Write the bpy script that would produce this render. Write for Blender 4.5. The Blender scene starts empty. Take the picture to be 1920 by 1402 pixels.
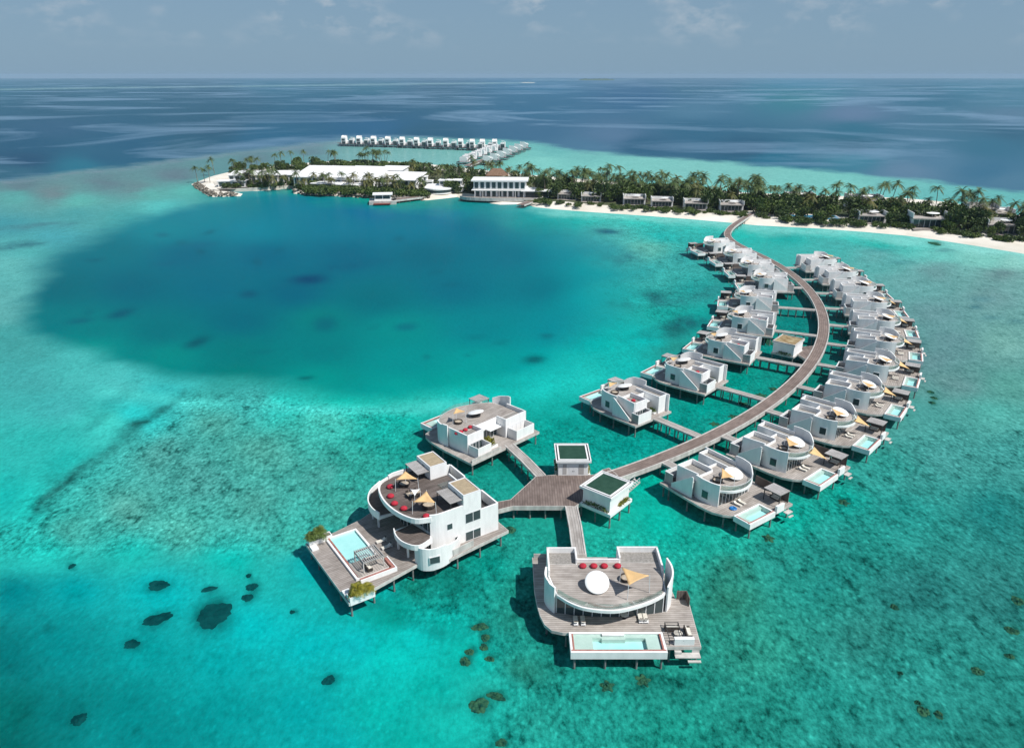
import bpy, math, random
import numpy as np
from mathutils import Vector, Matrix
from mathutils.geometry import tessellate_polygon
rnd = random.Random(7)
S = bpy.context.scene
C = S.collection
PI = math.pi
# ---------------------------------------------------------------- camera model (photo pixels -> metres on a level plane)
FPX, HOR, CAMH = 1400.0, 140.0, 80.0
WZ = -0.8          # level of the lagoon surface
TH = math.atan((701 - HOR) / FPX)
def at(px, py, z=0.0):
    x = (px - 960) / FPX; y = -(py - 701) / FPX
    dy = math.cos(TH) + y * math.sin(TH); dz = -math.sin(TH) + y * math.cos(TH)
    t = (z - CAMH) / dz
    return Vector((x * t, dy * t, z))
cam = bpy.data.cameras.new('camera'); co = bpy.data.objects.new('camera', cam); C.objects.link(co)
co.location = (0, 0, CAMH); co.rotation_euler = (PI / 2 - TH, 0, 0)
cam.sensor_fit = 'HORIZONTAL'; cam.sensor_width = 36; cam.lens = FPX * 36 / 1920
cam.clip_start = 1; cam.clip_end = 60000
S.camera = co
# ---------------------------------------------------------------- materials
def nmat(name):
    m = bpy.data.materials.new(name); m.use_nodes = True
    nt = m.node_tree; b = nt.nodes['Principled BSDF']
    return m, nt, b
def nd(nt, t, **kw):
    n = nt.nodes.new(t)
    for k, v in kw.items():
        if k.startswith('i_'): n.inputs[int(k[2:]) if k[2:].isdigit() else k[2:].replace('_', ' ')].default_value = v
        else: setattr(n, k, v)
    return n
def ramp(nt, fac, stops):
    r = nt.nodes.new('ShaderNodeValToRGB'); e = r.color_ramp.elements
    while len(e) < len(stops): e.new(0.5)
    for k, (p, c) in enumerate(stops): e[k].position = p; e[k].color = (*c, 1) if len(c) == 3 else c
    nt.links.new(fac, r.inputs[0]); return r.outputs[0]
def coords(nt, scale, kind='Object', rand=True):
    tc = nd(nt, 'ShaderNodeTexCoord'); mp = nd(nt, 'ShaderNodeMapping')
    nt.links.new(tc.outputs[kind], mp.inputs[0]); mp.inputs['Scale'].default_value = scale
    if rand:
        oi = nd(nt, 'ShaderNodeObjectInfo'); ml = nd(nt, 'ShaderNodeMath', operation='MULTIPLY'); ml.inputs[1].default_value = 97.0
        nt.links.new(oi.outputs['Random'], ml.inputs[0]); cb = nd(nt, 'ShaderNodeCombineXYZ')
        nt.links.new(ml.outputs[0], cb.inputs[2]); nt.links.new(cb.outputs[0], mp.inputs['Location'])
    return mp.outputs[0]
def noise(nt, vec, scale, detail=4, rough=0.55):
    n = nd(nt, 'ShaderNodeTexNoise'); n.inputs['Scale'].default_value = scale; n.inputs['Detail'].default_value = detail
    n.inputs['Roughness'].default_value = rough; nt.links.new(vec, n.inputs['Vector']); return n.outputs[0]
def mottled(name, c1, c2, scale=0.6, rough=0.7, stretch=(1, 1, 1), detail=4, spec=0.3, lo=0.35, hi=0.65, bump=0.0):
    m, nt, b = nmat(name)
    f = noise(nt, coords(nt, stretch), scale, detail)
    nt.links.new(ramp(nt, f, [(lo, c1), (hi, c2)]), b.inputs['Base Color'])
    b.inputs['Roughness'].default_value = rough; b.inputs['Specular IOR Level'].default_value = spec
    if bump:
        bp = nd(nt, 'ShaderNodeBump'); bp.inputs['Strength'].default_value = bump; bp.inputs['Distance'].default_value = 0.3
        nt.links.new(f, bp.inputs['Height']); nt.links.new(bp.outputs[0], b.inputs['Normal'])
    return m
def planks(name, c1, c2, dark, along='x', w=0.45, uv=False, dirt=None):
    m, nt, b = nmat(name)
    kind = 'UV' if uv else 'Object'
    raw = coords(nt, (1, 1, 1), kind, rand=False)
    sep = nd(nt, 'ShaderNodeSeparateXYZ'); nt.links.new(raw, sep.inputs[0])
    a, c = (0, 1) if along == 'x' else (1, 0)
    dv = nd(nt, 'ShaderNodeMath', operation='DIVIDE'); dv.inputs[1].default_value = w; nt.links.new(sep.outputs[c], dv.inputs[0])
    fl = nd(nt, 'ShaderNodeMath', operation='FLOOR'); nt.links.new(dv.outputs[0], fl.inputs[0])
    fr = nd(nt, 'ShaderNodeMath', operation='FRACT'); nt.links.new(dv.outputs[0], fr.inputs[0])
    sc = nd(nt, 'ShaderNodeMath', operation='MULTIPLY'); sc.inputs[1].default_value = 0.22; nt.links.new(sep.outputs[a], sc.inputs[0])
    cb = nd(nt, 'ShaderNodeCombineXYZ'); nt.links.new(sc.outputs[0], cb.inputs[0]); nt.links.new(fl.outputs[0], cb.inputs[1])
    oi = nd(nt, 'ShaderNodeObjectInfo'); m9 = nd(nt, 'ShaderNodeMath', operation='MULTIPLY'); m9.inputs[1].default_value = 61
    nt.links.new(oi.outputs['Random'], m9.inputs[0]); nt.links.new(m9.outputs[0], cb.inputs[2])
    f = noise(nt, cb.outputs[0], 1.7, 3)
    col = ramp(nt, f, [(0.3, c1), (0.7, c2)])
    gp = nd(nt, 'ShaderNodeMath', operation='LESS_THAN'); gp.inputs[1].default_value = 0.13; nt.links.new(fr.outputs[0], gp.inputs[0])
    mx = nd(nt, 'ShaderNodeMix', data_type='RGBA'); nt.links.new(gp.outputs[0], mx.inputs[0]); nt.links.new(col, mx.inputs[6]); mx.inputs[7].default_value = (*dark, 1)
    big = noise(nt, coords(nt, (1, 1, 1)), 0.22, 5)
    mx2 = nd(nt, 'ShaderNodeMix', data_type='RGBA', blend_type='MULTIPLY'); mx2.inputs[0].default_value = 1
    nt.links.new(mx.outputs[2], mx2.inputs[6]); nt.links.new(ramp(nt, big, [(0.3, (0.74, 0.73, 0.72)), (0.65, (1.06, 1.06, 1.06))]), mx2.inputs[7])
    nt.links.new(mx2.outputs[2], b.inputs['Base Color']); b.inputs['Roughness'].default_value = 0.75; b.inputs['Specular IOR Level'].default_value = 0.25
    return m
def plain(name, c, rough=0.6, spec=0.3, metal=0):
    m, nt, b = nmat(name)
    b.inputs['Base Color'].default_value = (*c, 1); b.inputs['Roughness'].default_value = rough
    b.inputs['Specular IOR Level'].default_value = spec; b.inputs['Metallic'].default_value = metal
    return m
def plaster(name, c, k=0.9):
    m, nt, b = nmat(name)
    v = coords(nt, (1, 1, 0.25))
    f = noise(nt, v, 0.9, 6)
    c2 = tuple(x * k for x in c)
    nt.links.new(ramp(nt, f, [(0.3, c2), (0.62, c)]), b.inputs['Base Color'])
    b.inputs['Roughness'].default_value = 0.65; b.inputs['Specular IOR Level'].default_value = 0.3
    return m
MT = dict(
    white=plaster('white_plaster', (0.86, 0.852, 0.835), 0.88),
    whitefab=mottled('white_canvas', (0.78, 0.78, 0.76), (0.86, 0.86, 0.84), 1.2, 0.9),
    deck=planks('weathered_deck', (0.26, 0.225, 0.200), (0.41, 0.368, 0.335), (0.13, 0.112, 0.10)),
    decky=planks('weathered_deck_cross', (0.32, 0.282, 0.252), (0.50, 0.455, 0.415), (0.16, 0.14, 0.125), along='y'),
    roofdeck=planks('roof_deck_boards', (0.36, 0.325, 0.295), (0.53, 0.488, 0.45), (0.19, 0.168, 0.152), along='y'),
    darkdeck=planks('dark_deck_boards', (0.110, 0.088, 0.078), (0.195, 0.162, 0.145), (0.052, 0.044, 0.04), along='x'),
    walk=planks('boardwalk_planks', (0.185, 0.138, 0.118), (0.29, 0.225, 0.195), (0.10, 0.078, 0.068), along='y', w=0.6, uv=True),
    hubdeck=planks('hub_planks', (0.155, 0.117, 0.103), (0.26, 0.205, 0.18), (0.085, 0.066, 0.058), along='y', w=0.5),
    palewalk=planks('pale_walk_planks', (0.33, 0.30, 0.275), (0.47, 0.44, 0.41), (0.19, 0.17, 0.155), along='y', w=0.5, uv=True),
    fascia=mottled('pale_timber', (0.42, 0.395, 0.37), (0.60, 0.575, 0.54), 0.8, 0.75, (1, 1, 0.3)),
    slat=planks('grey_slats', (0.36, 0.345, 0.33), (0.50, 0.48, 0.465), (0.15, 0.14, 0.135), along='x', w=0.3),
    pile=mottled('concrete_pile', (0.13, 0.13, 0.125), (0.26, 0.255, 0.245), 1.0, 0.8),  # pale grey piles darkened to imitate the shadow under the decks
    glass=plain('window_glass', (0.055, 0.078, 0.08), 0.06, 0.6),
    frame=plain('white_metal', (0.75, 0.75, 0.75), 0.4),
    dark=plain('dark_metal', (0.05, 0.048, 0.05), 0.5),
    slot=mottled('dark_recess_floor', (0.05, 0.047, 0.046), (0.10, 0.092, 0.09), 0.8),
    gravel=mottled('grey_gravel', (0.22, 0.205, 0.185), (0.32, 0.30, 0.275), 2.5, 0.9),
    sandroof=mottled('sand_gravel', (0.33, 0.26, 0.17), (0.42, 0.335, 0.22), 2.0, 0.9),
    greenroof=mottled('green_roof', (0.022, 0.062, 0.042), (0.032, 0.08, 0.055), 0.7, 0.85, spec=0.1),
    brownroof=mottled('dry_plant_roof', (0.20, 0.12, 0.045), (0.42, 0.34, 0.20), 0.7, 0.9),
    tile=mottled('pool_tile', (0.50, 0.80, 0.79), (0.58, 0.87, 0.86), 0.5, 0.4),
    shelf=mottled('pool_shelf', (0.62, 0.66, 0.60), (0.70, 0.73, 0.67), 0.7, 0.5),
    coping=mottled('red_stone', (0.30, 0.115, 0.09), (0.44, 0.20, 0.165), 1.5, 0.6),
    sail=mottled('tan_sailcloth', (0.66, 0.43, 0.20), (0.72, 0.48, 0.235), 0.5, 0.85),
    red=mottled('red_fabric', (0.36, 0.02, 0.035), (0.48, 0.032, 0.055), 2.5, 0.85),
    cushion=mottled('cream_cushion', (0.62, 0.58, 0.50), (0.74, 0.70, 0.62), 2, 0.9),
    tancush=mottled('tan_cushion', (0.40, 0.33, 0.25), (0.52, 0.44, 0.34), 2, 0.9),
    rattan=mottled('dark_rattan', (0.035, 0.028, 0.024), (0.08, 0.065, 0.055), 4, 0.8),
    trunk=mottled('palm_bark', (0.14, 0.115, 0.09), (0.24, 0.20, 0.16), 1.5, 0.9, (1, 1, 3)),
    rock=mottled('reef_rock', (0.10, 0.088, 0.07), (0.24, 0.21, 0.17), 0.6, 0.9),
    sand=mottled('coral_sand', (0.66, 0.60, 0.50), (0.80, 0.75, 0.66), 0.05, 0.95, detail=8, spec=0.1),
    blue=plain('blue_plastic', (0.02, 0.16, 0.42), 0.4),
    poolblue=plain('blue_pool_water', (0.05, 0.25, 0.42), 0.1, 0.5),
    redwood=mottled('red_brown_boards', (0.16, 0.05, 0.04), (0.24, 0.085, 0.065), 1, 0.7),
    thatch=mottled('brown_thatch', (0.16, 0.095, 0.06), (0.26, 0.165, 0.11), 1.5, 0.95),
    paving=mottled('pale_paving', (0.50, 0.46, 0.40), (0.64, 0.60, 0.53), 0.3, 0.9),
)
def leafmat(name, a, b_, c, sc=0.35):
    m, nt, b = nmat(name)
    f = noise(nt, coords(nt, (1, 1, 1)), sc, 5)
    nt.links.new(ramp(nt, f, [(0.3, a), (0.5, b_), (0.72, c)]), b.inputs['Base Color'])
    b.inputs['Roughness'].default_value = 0.55; b.inputs['Specular IOR Level'].default_value = 0.3
    b.inputs['Transmission Weight'].default_value = 0.0
    return m
MT['palm'] = leafmat('palm_fronds', (0.040, 0.068, 0.019), (0.074, 0.112, 0.029), (0.135, 0.16, 0.046))
MT['palmdry'] = leafmat('palm_fronds_yellow', (0.075, 0.092, 0.025), (0.125, 0.132, 0.036), (0.21, 0.18, 0.06))
MT['bush'] = leafmat('bush_leaves', (0.045, 0.080, 0.018), (0.085, 0.130, 0.026), (0.145, 0.185, 0.04), 0.5)
MT['bushdark'] = leafmat('dark_bush_leaves', (0.034, 0.062, 0.019), (0.066, 0.105, 0.027), (0.12, 0.15, 0.042), 0.5)
MT['bushyellow'] = leafmat('yellow_green_leaves', (0.09, 0.10, 0.012), (0.20, 0.19, 0.02), (0.34, 0.29, 0.03), 1.4)
MT['coral'] = mottled('coral_head', (0.006, 0.052, 0.040), (0.040, 0.125, 0.065), 1.3, 0.9, detail=6, spec=0.0)
MT['coraldeep'] = mottled('deep_coral', (0.001, 0.036, 0.038), (0.003, 0.068, 0.068), 0.5, 1.0, detail=6, spec=0.0)
def poolwater():
    m = bpy.data.materials.new('clear_pool_water'); m.use_nodes = True; nt = m.node_tree; nt.nodes.clear()
    o = nd(nt, 'ShaderNodeOutputMaterial'); t = nd(nt, 'ShaderNodeBsdfTransparent'); g = nd(nt, 'ShaderNodeBsdfGlossy'); mx = nd(nt, 'ShaderNodeMixShader'); fr = nd(nt, 'ShaderNodeFresnel')
    t.inputs[0].default_value = (0.86, 0.985, 0.985, 1); g.inputs['Roughness'].default_value = 0.05; fr.inputs[0].default_value = 1.33
    nt.links.new(fr.outputs[0], mx.inputs[0]); nt.links.new(t.outputs[0], mx.inputs[1]); nt.links.new(g.outputs[0], mx.inputs[2]); nt.links.new(mx.outputs[0], o.inputs[0])
    return m
MT['pw'] = poolwater()
def clearglass():
    m = bpy.data.materials.new('railing_glass'); m.use_nodes = True; nt = m.node_tree; nt.nodes.clear()
    o = nd(nt, 'ShaderNodeOutputMaterial'); t = nd(nt, 'ShaderNodeBsdfTransparent'); g = nd(nt, 'ShaderNodeBsdfGlossy'); mx = nd(nt, 'ShaderNodeMixShader')
    t.inputs[0].default_value = (0.86, 0.93, 0.92, 1); g.inputs['Roughness'].default_value = 0.05; mx.inputs[0].default_value = 0.14
    nt.links.new(t.outputs[0], mx.inputs[1]); nt.links.new(g.outputs[0], mx.inputs[2]); nt.links.new(mx.outputs[0], o.inputs[0])
    return m
MT['rail'] = clearglass()
# ---------------------------------------------------------------- mesh builder
class MB:
    def __init__(s, my=1): s.v = []; s.f = []; s.my = my; s.uv = None
    def add(s, vs, fs):
        k = len(s.v); s.v += [tuple(v) for v in vs]; s.f += [tuple(i + k for i in f) for f in fs]; return s
    def box(s, x0, y0, z0, x1, y1, z1):
        return s.add([(x0,y0,z0),(x1,y0,z0),(x1,y1,z0),(x0,y1,z0),(x0,y0,z1),(x1,y0,z1),(x1,y1,z1),(x0,y1,z1)],
                     [(3,2,1,0),(4,5,6,7),(0,1,5,4),(1,2,6,5),(2,3,7,6),(3,0,4,7)])
    def obox(s, cx, cy, z0, z1, lx, ly, a=0):
        c, n = math.cos(a), math.sin(a); P = [(-lx/2,-ly/2),(lx/2,-ly/2),(lx/2,ly/2),(-lx/2,ly/2)]
        P = [(cx+c*x-n*y, cy+n*x+c*y) for x, y in P]
        return s.prism(P, z0, z1)
    def prism(s, poly, z0, z1, taper=None):
        n = len(poly)
        ar = sum(poly[i][0]*poly[(i+1)%n][1]-poly[(i+1)%n][0]*poly[i][1] for i in range(n))
        if ar < 0: poly = poly[::-1]
        zz = z1 if isinstance(z1, (list, tuple)) else [z1]*n
        if ar < 0 and isinstance(z1, (list, tuple)): zz = list(z1)[::-1]
        top = taper if taper else poly
        vs = [(x,y,z0) for x,y in poly]+[(x,y,zz[i]) for i,(x,y) in enumerate(top)]
        tri = tessellate_polygon([[Vector((x,y,0)) for x,y in poly]])
        fs = []
        for t in tri:
            a,b,c = [Vector((*poly[i],0)) for i in t]
            if (b-a).cross(c-a).z < 0: t = t[::-1]
            fs.append(tuple(i+n for i in t)); fs.append(tuple(t[::-1]))
        fs += [(i,(i+1)%n,(i+1)%n+n,i+n) for i in range(n)]
        return s.add(vs, fs)
    def wall(s, path, t, z0, z1, closed=False):
        n = len(path); P = [Vector((p[0],p[1])) for p in path]
        zt = z1 if isinstance(z1,(list,tuple)) else [z1]*n; zb = z0 if isinstance(z0,(list,tuple)) else [z0]*n
        L, R = [], []
        for i in range(n):
            a = P[(i-1)%n] if (closed or i>0) else None; b = P[(i+1)%n] if (closed or i<n-1) else None
            d1 = (P[i]-a).normalized() if a is not None else None; d2 = (b-P[i]).normalized() if b is not None else None
            d = ((d1 or d2)+(d2 or d1)).normalized(); nn = Vector((-d.y,d.x))
            ref = d2 or d1; k = t/2/max(0.4, Vector((-ref.y,ref.x)).dot(nn))
            L.append(P[i]+nn*k); R.append(P[i]-nn*k)
        vs = []
        for i in range(n): vs += [(*R[i],zb[i]),(*L[i],zb[i]),(*L[i],zt[i]),(*R[i],zt[i])]
        fs = []
        for i in range(n if closed else n-1):
            a, b = 4*i, 4*((i+1)%n)
            fs += [(a,b,b+3,a+3),(b+1,a+1,a+2,b+2),(a+3,b+3,b+2,a+2),(a+1,b+1,b,a)]
        if not closed: fs += [(0,3,2,1),(4*n-4,4*n-3,4*n-2,4*n-1)]
        return s.add(vs, fs)
    def tube(s, p, q, r, n=7, r2=None):
        p = Vector(p); q = Vector(q); d = (q-p).normalized(); r2 = r if r2 is None else r2
        u = d.orthogonal().normalized(); w = d.cross(u); vs = []
        for i in range(n):
            a = 2*PI*i/n; e = u*math.cos(a)+w*math.sin(a); vs += [p+e*r, q+e*r2]
        fs = [(2*i,2*((i+1)%n),2*((i+1)%n)+1,2*i+1) for i in range(n)]
        fs += [tuple(2*i for i in range(n))[::-1], tuple(2*i+1 for i in range(n))]
        return s.add(vs, fs)
    def lathe(s, cx, cy, prof, n=24, sx=1, sy=1):
        vs = []; m = len(prof)
        for i in range(n):
            a = 2*PI*i/n
            vs += [(cx+r*sx*math.cos(a), cy+r*sy*math.sin(a), z) for r, z in prof]
        fs = [(i*m+j, ((i+1)%n)*m+j, ((i+1)%n)*m+j+1, i*m+j+1) for i in range(n) for j in range(m-1)]
        fs += [tuple(i*m for i in range(n))[::-1], tuple(i*m+m-1 for i in range(n))]
        return s.add(vs, fs)
    def quad(s, *p): return s.add(p, [tuple(range(len(p)))])
    def mesh(s, name, m):
        me = bpy.data.meshes.new(name); vs, fs = s.v, s.f
        if s.my < 0: vs = [(x,-y,z) for x,y,z in vs]; fs = [f[::-1] for f in fs]
        me.from_pydata(vs, [], fs); me.materials.append(m); me.update(); return me
def link(name, data): o = bpy.data.objects.new(name, data); C.objects.link(o); return o
def tag(o, label=None, cat=None, group=None, kind=None):
    if label: o['label'] = label
    if cat: o['category'] = cat
    if group: o['group'] = group
    if kind: o['kind'] = kind
    return o
def part(name, mb, m, parent, label=None, smooth=False):
    o = link(name, mb.mesh(name, MT[m] if isinstance(m, str) else m)); o.parent = parent
    if smooth: o.data.polygons.foreach_set('use_smooth', [True]*len(o.data.polygons))
    if label: o['label'] = label
    return o
def empty(name, loc=(0,0,0), rz=0, label=None, cat=None, group=None):
    o = link(name, None); o.location = loc; o.rotation_euler = (0,0,rz); return tag(o, label, cat, group)
def single(name, mb, m, label, cat, group=None, loc=(0,0,0), rz=0, smooth=False):
    o = part(name, mb, m, None, None, smooth); o.location = loc; o.rotation_euler = (0,0,rz); return tag(o, label, cat, group)
def kids(o): return [c for c in C.objects if c.parent == o]
_tree = {}
def tree_of(o):
    if o not in _tree: _tree[o] = [(c, [g for g in c.children]) for c in o.children]
    return _tree[o]
def dup(o, loc, rz, label, scale=None, group=None, tilt=None):
    c = o.copy(); C.objects.link(c); c.location = loc; c.rotation_euler = (tilt[0], tilt[1], rz) if tilt else (0,0,rz)
    if scale: c.scale = (scale,)*3 if not isinstance(scale, tuple) else scale
    c['label'] = label
    if group: c['group'] = group
    for ch, gs in tree_of(o):
        d = ch.copy(); C.objects.link(d); d.parent = c
        for g in gs: e = g.copy(); C.objects.link(e); e.parent = d
    return c
class Proto:
    """first place() moves the thing itself, later ones copy it"""
    def __init__(s, o): s.o = o; s.used = False; tree_of(o)
    def place(s, loc, rz, label, scale=None, group=None, tilt=None):
        if s.used: return dup(s.o, loc, rz, label, scale, group, tilt)
        s.used = True; o = s.o; o.location = loc; o.rotation_euler = (tilt[0], tilt[1], rz) if tilt else (0,0,rz); o['label'] = label
        if scale: o.scale = (scale,)*3 if not isinstance(scale, tuple) else scale
        if group: o['group'] = group
        return o
def arc(pts, k=4):
    """Catmull-Rom through points"""
    P = [Vector(p) for p in pts]; P = [2*P[0]-P[1]]+P+[2*P[-1]-P[-2]]; out = []
    for i in range(1, len(P)-2):
        for j in range(k):
            t = j/k; a,b,c,d = P[i-1],P[i],P[i+1],P[i+2]
            out.append(0.5*((2*b)+(c-a)*t+(2*a-5*b+4*c-d)*t*t+(-a+3*b-3*c+d)*t**3))
    out.append(P[-2]); return [tuple(p) for p in out]
D = 2.4            # deck level above the water
ORD = ['first','second','third','fourth','fifth','sixth','seventh','eighth','ninth','tenth','eleventh']
PILES = 'piling'
def piles(root, pts, my=1, top=2.0, r=0.17):
    k = None
    for x, y in pts:
        if k is None: k = MB(); k.tube((0,0,-2.5),(0,0,top), r, 8); me = k.mesh('piling', MT['pile'])
        o = link('piling', me); o.parent = root; o.location = (x, y*my, 0)
def glazing(root, path, z0, z1, my, n, name='glass_front'):
    """dark panes behind white mullions along a path"""
    g = MB(my); g.wall(path, 0.06, z0, z1); gl = part(name, g, 'glass', root)
    f = MB(my); L = [Vector(p) for p in path]; seg = [(L[i], L[i+1]) for i in range(len(L)-1)]
    tot = sum((b-a).length for a, b in seg)
    for k in range(n+1):
        s = tot*k/n
        for a, b in seg:
            l = (b-a).length
            if s <= l+1e-6:
                p = a+(b-a)*(s/l); d = (b-a).normalized(); f.obox(p.x, p.y, z0, z1, 0.12, 0.16, math.atan2(d.y, d.x)); break
            s -= l
    f.wall(path, 0.15, z1-0.15, z1-0.003)
    part('window_frame', f, 'frame', gl)
    return gl
def pool(root, my, x0, x1, y0, y1, zb, zr, shelf, red, name='pool_basin', dep=0.95):
    t = 0.35
    b = MB(my)
    for q in ((x0,y0,x0+t,y1),(x1-t,y0,x1,y1),(x0+t,y0,x1-t,y0+t),(x0+t,y1-t,x1-t,y1)): b.box(q[0],q[1],zb,q[2],q[3],zr)
    b.box(x0+t,y0+t,zb,x1-t,y1-t,zb+0.1)
    o = part(name, b, 'white', root)
    c = MB(my)
    for q in red: c.box(q[0],q[1],zr-0.2,q[2],q[3],zr+0.035)
    part('coping', c, 'coping', o)
    f = MB(my); f.box(x0+t,y0+t,zb+0.1,x1-t,y1-t,zr-dep); part('pool_floor', f, 'tile', o)
    if shelf:
        sh = MB(my)
        for q in shelf: sh.box(q[0],q[1],zr-dep-0.002,q[2],q[3],zr-0.28)
        part('pool_shelf', sh, 'shelf', o)
    w = MB(my); w.quad((x0+t,y0+t,zr-0.1),(x1-t,y0+t,zr-0.1),(x1-t,y1-t,zr-0.1),(x0+t,y1-t,zr-0.1)); part('pool_water', w, 'pw', o)
    return o
def shrub_part(root, name, x, y, z, sx, sy, h, n, m, my=1, size=0.4, seed=1):
    r = random.Random(seed); b = MB(my)
    for _ in range(n):
        u = r.random()
        p = Vector((x+(r.random()*2-1)*sx*(1-0.45*u), y+(r.random()*2-1)*sy*(1-0.45*u), z+u*h))
        d = Vector((r.gauss(0,1), r.gauss(0,1), r.gauss(0.6,0.6))).normalized()*size*r.uniform(0.7,1.4)
        w = d.cross(Vector((r.gauss(0,1), r.gauss(0,1), r.gauss(0,1)))).normalized()*size*0.3
        b.add([p-w*0.3, p+d*0.5-w, p+d, p+d*0.5+w], [(0,1,2,3)])
    return part(name, b, m, root)
# ---------------------------------------------------------------- the standard overwater villa: x away from the boardwalk, y towards its stair side
def make_villa(my):
    R = empty('overwater_villa', label='', cat='villa', group='overwater villas along the curved boardwalk')
    P = [(0.8,10.4),(0.8,-2.8),(9.8,-3.2),(11.6,-5.4),(16.9,-5.4),(17.0,-4.5),(21.5,-4.5),(21.5,0.9),(17.7,0.9),(17.7,8.3),(16.2,9.6),(14.3,10.5),(11.5,10.8),(6,10.6)]
    part('deck', MB(my).prism(P, D-0.12, D), 'decky', R)
    part('deck_edge', MB(my).wall(P, 0.16, D-0.5, D-0.015, True), 'fascia', R)
    piles(R, [(3,10.1),(8,10.1),(12.5,10.1),(16,8.9),(1.3,-2.3),(1.3,3),(1.3,9.8),(9,-2.7),(13.5,-4.9),(17.5,-4.1),(21,-4.0),(21.2,1.5),(21.2,7.8),(18.2,7.8)], my)
    w = MB(my)
    w.wall([(3.2,8.35),(8.6,8.45)], 0.28, D, [6.95,7.35])                                   # flat side wall behind the stairs
    w.wall(arc([(8.45,8.75),(10.2,8.95),(12.2,8.8),(13.9,8.25)]), 0.3, D, 7.2)               # bowed side wall
    w.wall([(3.2,4.0),(3.2,8.2)], 0.26, D, 6.9); w.wall([(3.05,4.0),(8.3,4.0)], 0.26, D, [6.9,6.9]); 
    w.box(8.2,3.87,6.0,8.45,8.3,6.55)
    w.wall([(2.0,0.6),(9.5,0.6)], 0.26, D, 6.85); w.wall([(1.2,-2.2),(9.4,-2.2)], 0.26, D, 6.95); w.wall([(2.1,0.47),(2.1,-2.07)], 0.24, D, 6.85)
    w.wall([(9.4,-2.2),(11.5,-2.0),(13.6,-1.3)], 0.24, D, 6.0)
    w.wall([(6.8,0.73),(6.8,3.87)], 0.24, D, 6.5)
    w.box(4.4,0.73,5.0,6.68,3.87,5.2)
    w.box(0.9,4.6,D,1.05,9.3,4.75) 
    part('wall', w, 'white', R)
    c = MB(my); c.wall(arc([(8.9,-2.42),(10.8,-2.55),(12.8,-2.0),(14.6,-0.6)]), 0.2, 5.4, [8.15]*5+[8.1]*4+[7.9,7.7,7.4,7.0]); part('curved_screen', c, 'white', R)
    # court by the entrance
    part('courtyard_fence', MB(my).wall([(3.05,9.3),(1.05,9.3)], 0.14, D, 4.75), 'slat', R)
    cf = part('courtyard_fence', MB(my).wall([(1.05,4.62),(3.05,4.62)], 0.14, D, 4.75), 'slat', R)
    part('courtyard_cap', MB(my).wall([(3.05,9.3),(0.98,9.3),(0.98,4.62),(3.05,4.62)], 0.22, 4.752, 4.83), 'frame', cf)
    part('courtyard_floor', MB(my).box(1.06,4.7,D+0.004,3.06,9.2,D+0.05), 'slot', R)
    glazing(R, [(3.0,4.8),(3.0,8.1)], D, 4.7, my, 4, 'bathroom_glass')
    glazing(R, [(6.6,0.8),(6.6,3.8)], D, 5.0, my, 3, 'entrance_glass')
    # stairs
    st = MB(my)
    for k in range(16): st.box(3.4+k*0.325, 8.62, D+0.22*k, 3.4+(k+1)*0.325, 9.75, D+0.22*(k+1))
    so = part('staircase', st, 'fascia', R)
    q = MB(my); A = [(3.3,D),(8.7,D),(8.7,7.0),(8.3,7.0),(3.3,3.35)]; n = len(A)
    q.add([(x,9.8,z) for x,z in A]+[(x,9.98,z) for x,z in A], [tuple(range(n)), tuple(range(n,2*n))[::-1]]+[((i+1)%n,i,i+n,(i+1)%n+n) for i in range(n)])
    part('stair_wall', q, 'white', so)
    # roof terrace
    T = [(6.7,0.75),(6.7,3.85),(8.2,3.85),(8.2,8.3),(13.8,8.1)]+arc([(13.9,8.1),(15.2,6.9),(15.95,5.2),(16.15,3.3),(15.8,1.4),(15.1,0.0),(13.9,-1.3)])+[(11.5,-2.0),(9.5,-2.05),(9.5,0.75)]
    part('roof_slab', MB(my).prism(T, 5.55, 6.0), 'white', R)
    Ti = [(6.9,0.9),(6.9,3.8),(8.45,3.8),(8.45,8.2),(13.7,7.95)]+arc([(13.8,7.9),(14.95,6.7),(15.65,5.1),(15.85,3.3),(15.5,1.5),(14.85,0.2),(13.7,-1.05)])+[(11.5,-1.8),(9.65,-1.85),(9.65,0.9)]
    part('roof_terrace', MB(my).prism(Ti, 5.95, 6.06), 'roofdeck', R)
    part('gravel_roof', MB(my).box(3.33,4.13,5.7,8.2,8.2,5.85), 'gravel', R)
    part('stair_hall_roof', MB(my).box(2.22,-2.07,5.9,9.4,0.47,6.1), 'gravel', R)
    rl = [(13.9,7.95)]+arc([(13.95,7.9),(15.1,6.75),(15.82,5.15),(16.0,3.3),(15.65,1.45),(15.0,0.1),(14.6,-0.4)])
    part('glass_railing', MB(my).wall(rl, 0.03, 6.1, 7.05), 'rail', R)
    part('handrail', MB(my).wall(rl, 0.07, 7.052, 7.1), 'frame', R)
    glazing(R, arc([(13.6,7.9),(13.75,5),(13.75,2.2),(13.4,-1.1)]), D, 5.55, my, 9)
    # window in the bowed wall, a little proud of it
    for (x0,x1,z0,z1) in ((10.4,12.0,3.3,5.1),):
        yf = lambda x: 9.1+0.02-0.055*(x-10.5)**2*0.6
        g = MB(my); P4 = [(x0,yf(x0)),(x1,yf(x1))]
        wn = part('window', MB(my).wall(P4, 0.12, z0, z1), 'frame', R)
        part('pane', MB(my).wall([(x0+0.1,yf(x0+0.1)+0.05),(x1-0.1,yf(x1-0.1)+0.05)], 0.06, z0+0.1, z1-0.1), 'glass', wn)
    pool(R, my, 17.85, 21.7, 0.95, 8.5, 1.45, 2.62, [(18.2,1.3,18.9,8.15),(18.9,6.9,21.35,8.15)], [(21.1,0.95,21.35,8.4),(18.2,8.0,21.1,8.25)])
    pg = MB(my)
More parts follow.
